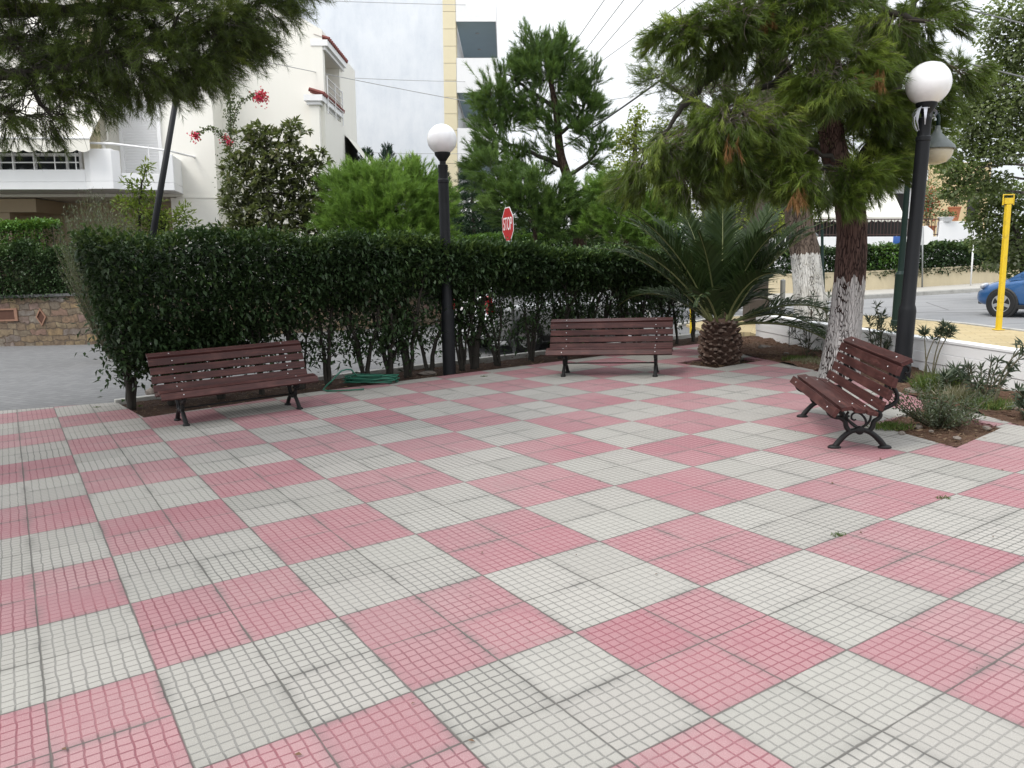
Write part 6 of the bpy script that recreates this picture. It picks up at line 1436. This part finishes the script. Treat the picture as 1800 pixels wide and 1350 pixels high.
# ------------------------------------------------------------------ cars
def make_car(name, label, paintm, origin, heading, L=4.0, W=1.74, tall=1.52, lights='both'):
    """x forward, origin on the ground at the rear bumper centre"""
    t = thing(name, label, 'car', origin, heading); s = L/4.0; hwk = W/1.74
    st = [(0.0, .66, .36, .70, .62), (.05, .76, .30, .86, .70), (.30, .84, .24, .95, .76), (.75, .87, .21, .97, .79), (1.4, .87, .2, .96, .80), (2.1, .87, .2, .95, .80), (2.75, .87, .2, .93, .79), (3.2, .86, .21, .89, .76), (3.6, .82, .23, .80, .70), (3.85, .74, .26, .70, .62), (3.97, .60, .32, .60, .52), (4.0, .5, .38, .54, .45)]
    m = MB(); n = 14; ringN = 0
    for (x, hw, zb, zt, ht) in st:
        half = [(0, zb), (hw*.8, zb), (hw*.97, zb+.06), (hw, zb+(zt-zb)*.35), (hw*.99, zb+(zt-zb)*.65), (ht+.04, zt-.03), (ht*.7, zt+.02), (0, zt+.04)]
        ring = [(x*s, y*hwk, z) for y, z in half]+[(x*s, -y*hwk, z) for y, z in half[-2:0:-1]]; ringN = len(ring); m.v += ring
    for i in range(len(st)-1):
        for k in range(ringN): m.f.append((i*ringN+k, i*ringN+(k+1) % ringN, (i+1)*ringN+(k+1) % ringN, (i+1)*ringN+k)); m.m.append(0)
    m.f.append(tuple(range(ringN))); m.m.append(0); e = (len(st)-1)*ringN; m.f.append(tuple(reversed(range(e, e+ringN)))); m.m.append(0)
    body = m.build('body', paintm, t, smooth=True); sb_ = body.modifiers.new('sub', 'SUBSURF'); sb_.levels = 1; sb_.render_levels = 2
    gh = [(.10, .72, .93, .93), (.30, .70, .93, 1.25), (.55, .68, .94, tall-.06), (1.1, .68, .95, tall), (1.8, .68, .95, tall-.01), (2.25, .68, .94, tall-.07), (2.62, .69, .93, 1.2), (3.1, .70, .89, .90)]
    m = MB()
    for (x, hw, zb, zt) in gh:
        tw = hw-.26*(zt-zb)*.62
        half = [(hw+.09, zb-.04), (hw+.05, zb+(zt-zb)*.3), (tw+.06, zb+(zt-zb)*.86), (tw-.04, zt-.0), (0, zt+.025)]
        ring = [(x*s, y*hwk, z) for y, z in half]+[(x*s, -y*hwk, z) for y, z in half[-2::-1]]; rn_ = len(ring); m.v += ring
    for i in range(len(gh)-1):
        for k in range(rn_-1):
            m.f.append((i*rn_+k, i*rn_+k+1, (i+1)*rn_+k+1, (i+1)*rn_+k)); edge_band = k in (1, rn_-3); front = i >= 5 and 2 <= k <= rn_-4; rear = i == 0 or i == 1
            m.m.append(1 if ((edge_band and 1 <= i <= 5) or (front and i >= 5) or (rear and 2 <= k <= rn_-4 and i == 1)) else 0)
    m.build('cabin', [paintm, M['glass']], t, auto=35)
    for xw in (.72*s, 3.18*s):
        for sd_ in (-1, 1):
            Mw = Matrix.Rotation(rad(90)*-sd_, 3, 'X')
            yw = sd_*(.87*hwk-.10)
            MB().lathe([(.36, -.02), (.37, .1), (.35, .118)], 26, (xw, yw, .33), Mw).build('wheel_arch', M['black'], t, smooth=False)
            wh = MB().lathe([(.19, .0), (.30, .02), (.325, .05), (.325, .13), (.30, .155), (.215, .16), (.2, .15)], 28, (xw, yw-sd_*.02, .325), Mw).build('wheel', M['rubber'], t, auto=40)
            r_ = MB().lathe([(.215, .125), (.215, .157), (.19, .152), (.185, .13)], 28, (xw, yw-sd_*.02, .325), Mw)
            for k in range(5):
                R_ = Matrix.Rotation(2*PI*k/5, 3, 'Z'); b0 = len(r_.v); r_.box((0, .1, .14), (.075, .19, .025))
                for q in range(b0, b0+8):
                    p = Mw @ (R_ @ Vector(r_.v[q])); r_.v[q] = tuple(p+Vector((xw, yw-sd_*.02, .325)))
            r_.lathe([(.045, .12), (.045, .158)], 12, (xw, yw-sd_*.02, .325), Mw)
            r_.build('rim', M['rim'], wh)
    for sd_ in (-1, 1):
        m = MB().lathe([(.02, -.02), (.10, .0), (.13, .03), (.12, .06), (.02, .075)], 14, (3.72*s, sd_*.66*hwk, .70), Matrix.Rotation(rad(50), 3, 'Y') @ Matrix.Diagonal((.7, 1.1, 1)).to_3x3()); m.build('headlight', M['clearlens'], t, smooth=True)
        m = MB().box((.055*s, sd_*.70*hwk, .93), (.12, .15, .34), Matrix.Rotation(rad(-12), 3, 'Y')); m.build('tail_light', M['redlens'], t, bevel=.03)
        m = MB().box((2.62*s, sd_*.95*hwk, .98), (.13, .16, .12)).box((2.62*s, sd_*.86*hwk, .95), (.04, .12, .03)); m.build('mirror', paintm, t, bevel=.03)
    MB().box((3.97*s, 0, .34), (.10, .9*hwk, .14)).box((3.92*s, 0, .52), (.12, .8*hwk, .1)).build('grille', M['black'], t, bevel=.02)
    m = MB()
    for sd_ in (-1, 1): m.box((1.95*s, sd_*.865*hwk, .25), (1.75*s, .03, .1))
    m.build('sill', M['black'], t, bevel=.01)
    return t
hd = math.atan2(RJ[1], RJ[0]); p = grid(-11.55, 6.55)
make_car('parked_car', 'silver hatchback parked behind the hedge, its red tail light showing', M['carsilver'], (p[0], p[1], -.06), hd, 4.1)
wc = G(1763, 557, -.1); hd2 = rad(119); hv = np.array([math.cos(hd2), math.sin(hd2), 0]); lv_ = np.array([-math.sin(hd2), math.cos(hd2), 0])
o_ = wc-hv*3.18*.95-lv_*.78
make_car('blue_car', 'blue hatchback entering the picture at the right edge of the road', M['carblue'], (o_[0], o_[1], -.10), hd2, 3.8)

# ------------------------------------------------------------------ oleanders, shrub, weeds, stones, hose
def oleander(label, base, stems, L=.11, W=.017, name='oleander', stemr=.011, mat='oleander', per=34):
    base = np.array(base, float); root = thing(name, label, 'shrub', base); m = MB(); lv = []; ti = []
    for (tip, n_, low) in stems:
        tip = np.array(tip, float)-base; r0 = RNG.normal(size=3)*np.array([.03, .03, 0]); mid = (r0+tip)/2+np.array([RNG.normal()*.03, RNG.normal()*.03, .03*np.linalg.norm(tip)])
        if np.linalg.norm(tip[:2]) > .2: mid = r0+(tip-r0)*np.array([.35, .35, .58])
        pth, _ = limb(m, [r0-np.array([0, 0, .04]), mid, tip], [stemr, stemr*.75, stemr*.4], 6, 8)
        pth = np.array(pth); k0 = int(low*(len(pth)-1)); c = pth[RNG.integers(k0, len(pth), n_)]; 
        tg = nrm(tip-mid); d = nrm(rdir(n_)+tg*.75); lv.append(leaf_quads(c, d, L*(.7+.5*RNG.random(n_)), W, .15, .12)); ti.append(RNG.random(n_)*.9)
    m.build('stems', M['greenstem'], root, smooth=True); np_mesh('foliage', np.concatenate(lv), 4, M[mat], root, np.concatenate(ti)); return root
b = G(1630, 682, .02); Yo = b[1]
oleander('tall oleander with bare stems and leaf tufts right of the leaning black lamp post', b, [(at(1624, 582, Yo+.1), 60, .88), (at(1660, 574, Yo-.05), 90, .82), (at(1672, 580, Yo-.1), 90, .84), (at(1648, 584, Yo), 50, .85), (at(1630, 640, Yo), 0, .9)], .10, .016)
b = G(1725, 706, .03); Yo = b[1]
oleander('low leafy oleander clump against the whitewashed wall at the right', b, [(at(1700+9*k+RNG.normal()*4, 650+RNG.normal()*10, Yo+RNG.normal()*.1), 26, .3) for k in range(9)], .10, .017)
b = G(1742, 712, .03); Yo = b[1]
oleander('long arching oleander shoot at the right edge', b, [(at(1800, 606, Yo-.1), 30, .3), (at(1830, 600, Yo-.2), 40, .3)], .13, .02, stemr=.012)
b = G(1680, 690, .03); Yo = b[1]
oleander('oleander with broad splayed leaves behind the grey shrub', b, [(at(1660+10*k, 652+6*abs(k-2), Yo+RNG.normal()*.05), 26, .45) for k in range(5)], .15, .022, mat='oleander')
b = G(1800, 728, .03); Yo = b[1]
oleander('oleander cut off by the right edge beside the pavement', b, [(at(1785+10*k, 690+RNG.normal()*8, Yo+RNG.normal()*.08), 30, .25) for k in range(5)], .12, .02)
b = G(1545, 640, .02); Yo = b[1]
oleander('dark oleander between the pine trunk and the black lamp post', b, [(at(1530+9*k+RNG.normal()*5, 570+RNG.normal()*16, Yo+RNG.normal()*.12), 46, .4) for k in range(8)], .12, .02)
b = G(1418, 628, .02); Yo = b[1]
oleander('sparse oleander with bare twigs left of the pine trunk', b, [(at(1385+10*k+RNG.normal()*5, 580+RNG.normal()*14, Yo+RNG.normal()*.1), 16, .4) for k in range(8)], .11, .016, stemr=.007)
b = at(1450, 562, 13.2); b[2] = 0.05
oleander('dark twiggy oleander beyond the low wall at the left of the trunk', b, [(at(1415+11*k+RNG.normal()*5, 535+RNG.normal()*12, 13.2+RNG.normal()*.15), 26, .35) for k in range(8)], .13, .02, stemr=.008)
b = G(1490, 628, .02); Yo = b[1]
for k, (px_, p0, p1) in enumerate([(1387, 614, 572), (1422, 622, 574)]):
    a = G(px_, p0, 0.0); tag(MB().tube([V(a)-Vector((0, 0, .05)), V(at(px_+.5, p1, a[1]))], .009 if k else .006, 6).build('stake', M['black']), ['thin short plant stake in the red soil, left of the sparse oleander', 'thicker black plant stake standing in the sparse oleander'][k], 'stake')
# grey shrub in the square bed
c = grid(-.42, 6.35, 0.0); root = thing('shrub', 'grey-green small-leaved shrub in the square bed behind the end-on bench', 'shrub', c); m = MB(); lv = []
for k in range(46):
    az = RNG.random()*2*PI; rr = .40*RNG.random()**.6; e = np.array([rr*math.cos(az)+.06, rr*math.sin(az), .14+.34*RNG.random()*(1-.4*rr/.42)])
    if k < 6: e = np.array([-.50+.06*k*RNG.random(), .16-.05*k, .30+.06*RNG.random()])
    pth, _ = limb(m, [np.array([0.04*math.cos(az), .04*math.sin(az), -.03]), e*np.array([.6, .6, .45]), e], [.009, .006, .002], 5, 5); pth = np.array(pth)
    n_ = 95; cc = pth[RNG.integers(len(pth)//3, len(pth), n_)]+RNG.normal(size=(n_, 3))*.018; lv.append(leaf_quads(cc, nrm(rdir(n_)+np.array([0, 0, .5])), .026*(.7+.6*RNG.random(n_)), .014, .15, .1))
m.build('stems', M['greenstem'], root, smooth=True); q = np.concatenate(lv); np_mesh('foliage', q, 4, M['olive'], root, RNG.random(len(q)//4)*.75)
def weeds(label, c, R, H_, n, mat='grass', name='weed_patch'):
    root = thing(name, label, 'weeds', c); p = ball(n, .6)*np.array([R, R*.8, 0]); d = nrm(rdir(n)*.6+np.array([0, 0, .9]))
    np_mesh('foliage', leaf_quads(p, d, H_*(.4+.7*RNG.random(n)), .010, .1, .35), 4, M[mat], root, RNG.random(n)); return root
weeds('bright green weed patch behind the grey shrub', G(1648, 690, .0), .26, .26, 1300)
weeds('yellowing weeds between the oleanders behind the grey shrub', G(1690, 706, .0), .28, .18, 900, 'drygrass')
weeds('low grassy weeds at the pavement edge left of the pine trunk', G(1425, 640, .0), .30, .10, 1200, 'drygrass')
weeds('low green weeds at the pavement edge just left of the whitewashed trunk', G(1405, 634, .0), .28, .09, 700)
weeds('small weeds in the front corner of the square bed', G(1565, 752, .0), .22, .06, 500)
weeds('green weeds below the low oleander clump at the right', G(1735, 718, .0), .25, .13, 700)
# stones
def rock(label, c, s, seed):
    from mathutils import noise
    rn_ = random.Random(seed); m = MB(); nu, nv = 9, 6; 
    for i in range(nv+1):
        for k in range(nu):
            th = PI*i/nv; ph = 2*PI*k/nu; d = Vector((math.sin(th)*math.cos(ph), math.sin(th)*math.sin(ph), math.cos(th))); r = 1+.45*noise.noise(d*1.6+Vector((seed*3.1, 0, 0)))
            m.v.append((d.x*r*s[0], d.y*r*s[1], d.z*r*s[2]))
    for i in range(nv):
        for k in range(nu): m.f.append((i*nu+k, (i+1)*nu+k, (i+1)*nu+(k+1) % nu, i*nu+(k+1) % nu)); m.m.append(0)
    o = m.build('stone', M['rock'], bevel=0.0); o.location = V(c); o.rotation_euler.z = rn_.uniform(0, 6); tag(o, label, 'stone')
for k, (px_, py_, s_, lb) in enumerate([(1614, 750, (.06, .04, .018), 'pale angular stone in the square bed near the end-on bench'), (1637, 758, (.022, .02, .012), 'small stone near the middle of the square bed'), (1682, 770, (.045, .03, .016), 'brown stone at the front corner of the square bed'), (1735, 752, (.07, .03, .014), 'long flat stone at the right corner of the square bed'), (1615, 686, (.2, .14, .05), 'flat pale concrete lump at the foot of the tall oleander'), (1585, 762, (.04, .03, .02), 'small pale pebble at the left corner of the square bed'), (1345, 612, (.16, .09, .05), 'flat stone in the red soil behind the palm'), (1382, 622, (.07, .05, .03), 'small stone in the red soil left of the stakes'), (1790, 716, (.18, .09, .05), 'broad pale stone beside the right edge oleander'), (1360, 598, (.08, .06, .04), 'pale stone close to the end of the low wall'), (752, 656, (.15, .09, .03), 'flat concrete lump at the foot of the hedge lamp post'), (268, 690, (.12, .1, .07), 'pale broken kerb stone at the left end of the planting strip')]):
    rock(lb, G(px_, py_, s_[2]*.3), s_, k+1)
# hose: coil and loose loop
hc = G(618, 678, 0.0); m = MB(); P_ = []
for k in range(150):
    a = k*.33; r1 = .34+.05*math.sin(k*.9)+.02*math.sin(k*2.3); P_.append((hc[0]+.26+r1*math.cos(a), hc[1]+.12+r1*.42*math.sin(a), .015+.022*abs(math.sin(k*.37))+.0006*k))
e = P_[-1]; Q = G(590, 665, 0)
P_ += [tuple(at(628, 660, e[1]-.1)), tuple(at(618, 650, e[1]-.15)), tuple(at(600, 652, e[1]-.25)), tuple(at(585, 668, e[1]-.35)), tuple(G(568, 685, .02)), tuple(G(590, 687, .02)), tuple(G(640, 684, .02))]
tag(MB().tube(smooth_path(P_, 2), .011, 6).build('garden_hose', M['hose'], smooth=True), 'green garden hose coiled on the soil beside the shaded bench', 'hose')
a, bq, c_ = G(1690, 682, .05), at(1735, 674, 8.9), at(1810, 684, 8.5)
tag(MB().tube(smooth_path([a, bq, c_], 8), .011, 6).build('irrigation_pipe', M['black'], smooth=True), 'black irrigation pipe in front of the low wall at the right', 'pipe')
# fallen leaves and weeds in the joints
rn = random.Random(11); first = None
for k in range(44):
    if k < 26: px_, py_ = rn.uniform(40, 1780), rn.uniform(690, 1330)
    else: px_, py_ = rn.uniform(650, 1500), rn.uniform(650, 800)
    g_ = G(px_, py_, .004)
    if first is None or k % 9 == 0:
        m = MB(); l = rn.uniform(.006, .015); w_ = l*rn.uniform(.25, .6); m.add([(-l, 0, .002), (0, -w_, .006), (l, 0, .002+rn.uniform(0, .008)), (0, w_, .009)], [(0, 1, 2), (0, 2, 3)]); src = m.build('fallen_leaf', M['deadleaf']); o = src; first = True
    else: o = src.copy(); COL.objects.link(o)
    o.location = V(g_); o.rotation_euler = (0, 0, rn.uniform(0, 6)); s_ = rn.uniform(.6, 1.3); o.scale = (s_, s_, s_)
    tag(o, 'tiny dry brown leaf or needle scrap lying on the tiles', 'fallen leaf', 'dry leaves scattered on the tiled plaza')
for k, (px_, py_) in enumerate([(170, 716), (245, 714), (1473, 941), (1658, 876), (850, 662), ]):
    n_ = 60; c = G(px_, py_, .0); p = ball(n_, .5)*np.array([.05, .03, 0]); o = np_mesh('weed_tuft', leaf_quads(p, nrm(rdir(n_)+np.array([0, 0, .5])), .022, .005, .1, .3), 4, M['grass'], None, RNG.random(n_)*.6); o.location = V(c)
    tag(o, ['small weed tuft in the tiles at the far left edge of the plaza', 'weed tuft in the tiles beside the soil near the shaded bench', 'weed tuft in a tile joint towards the right, below the end-on bench', 'weed tuft in a joint in front of the square bed', 'weed sprig on the pavement edge right of the hedge lamp post'][k], 'weed')

# needle litter and leaf scraps on the bare soil: nobody could count them
lit = []; tn_ = []
def litter(poly, n, z):
    poly = np.array(poly); lo, hi = poly.min(0), poly.max(0); c = lo+(hi-lo)*RNG.random((n*3, 2)); ins = np.zeros(len(c), bool); j = len(poly)-1
    for i in range(len(poly)):
        cond = ((poly[i, 1] > c[:, 1]) != (poly[j, 1] > c[:, 1])) & (c[:, 0] < (poly[j, 0]-poly[i, 0])*(c[:, 1]-poly[i, 1])/(poly[j, 1]-poly[i, 1]+1e-12)+poly[i, 0]); ins ^= cond; j = i
    c = c[ins][:n]; m_ = len(c); d = nrm(rdir(m_)*np.array([1, 1, .18])); p = np.c_[c, np.full(m_, z)+.03*RNG.random(m_)]
    lit.append(leaf_quads(p, d, .03+.05*RNG.random(m_), .004+.012*RNG.random(m_)**4, .1, .1)); tn_.append(RNG.random(m_))
litter(bed_hole, 900, -.01); litter(palm_hole, 500, -.03)
litter([xy(grid(-9.7, -1.2)), xy(grid(-7.95, -1.0)), xy(grid(-8.35, 1.6)), xy(grid(-8.35, 11.0)), xy(grid(-9.7, 11))], 2600, -.02)
litter([(p[0]+.02, p[1]) for p in edge_r[:-1]]+[(p[0], p[1]) for p in reversed(wall_in[:-1])], 5200, .01)
M['litter'] = foliage('dry_litter', (0.05, 0.028, 0.016), (0.13, 0.08, 0.045), (0.26, 0.19, 0.12), 0.9, 0.05)
tag(np_mesh('leaf_litter', np.concatenate(lit), 4, M['litter'], None, np.concatenate(tn_)), 'dry needles and leaf scraps covering the bare soil beds', 'leaf litter', None, 'stuff')
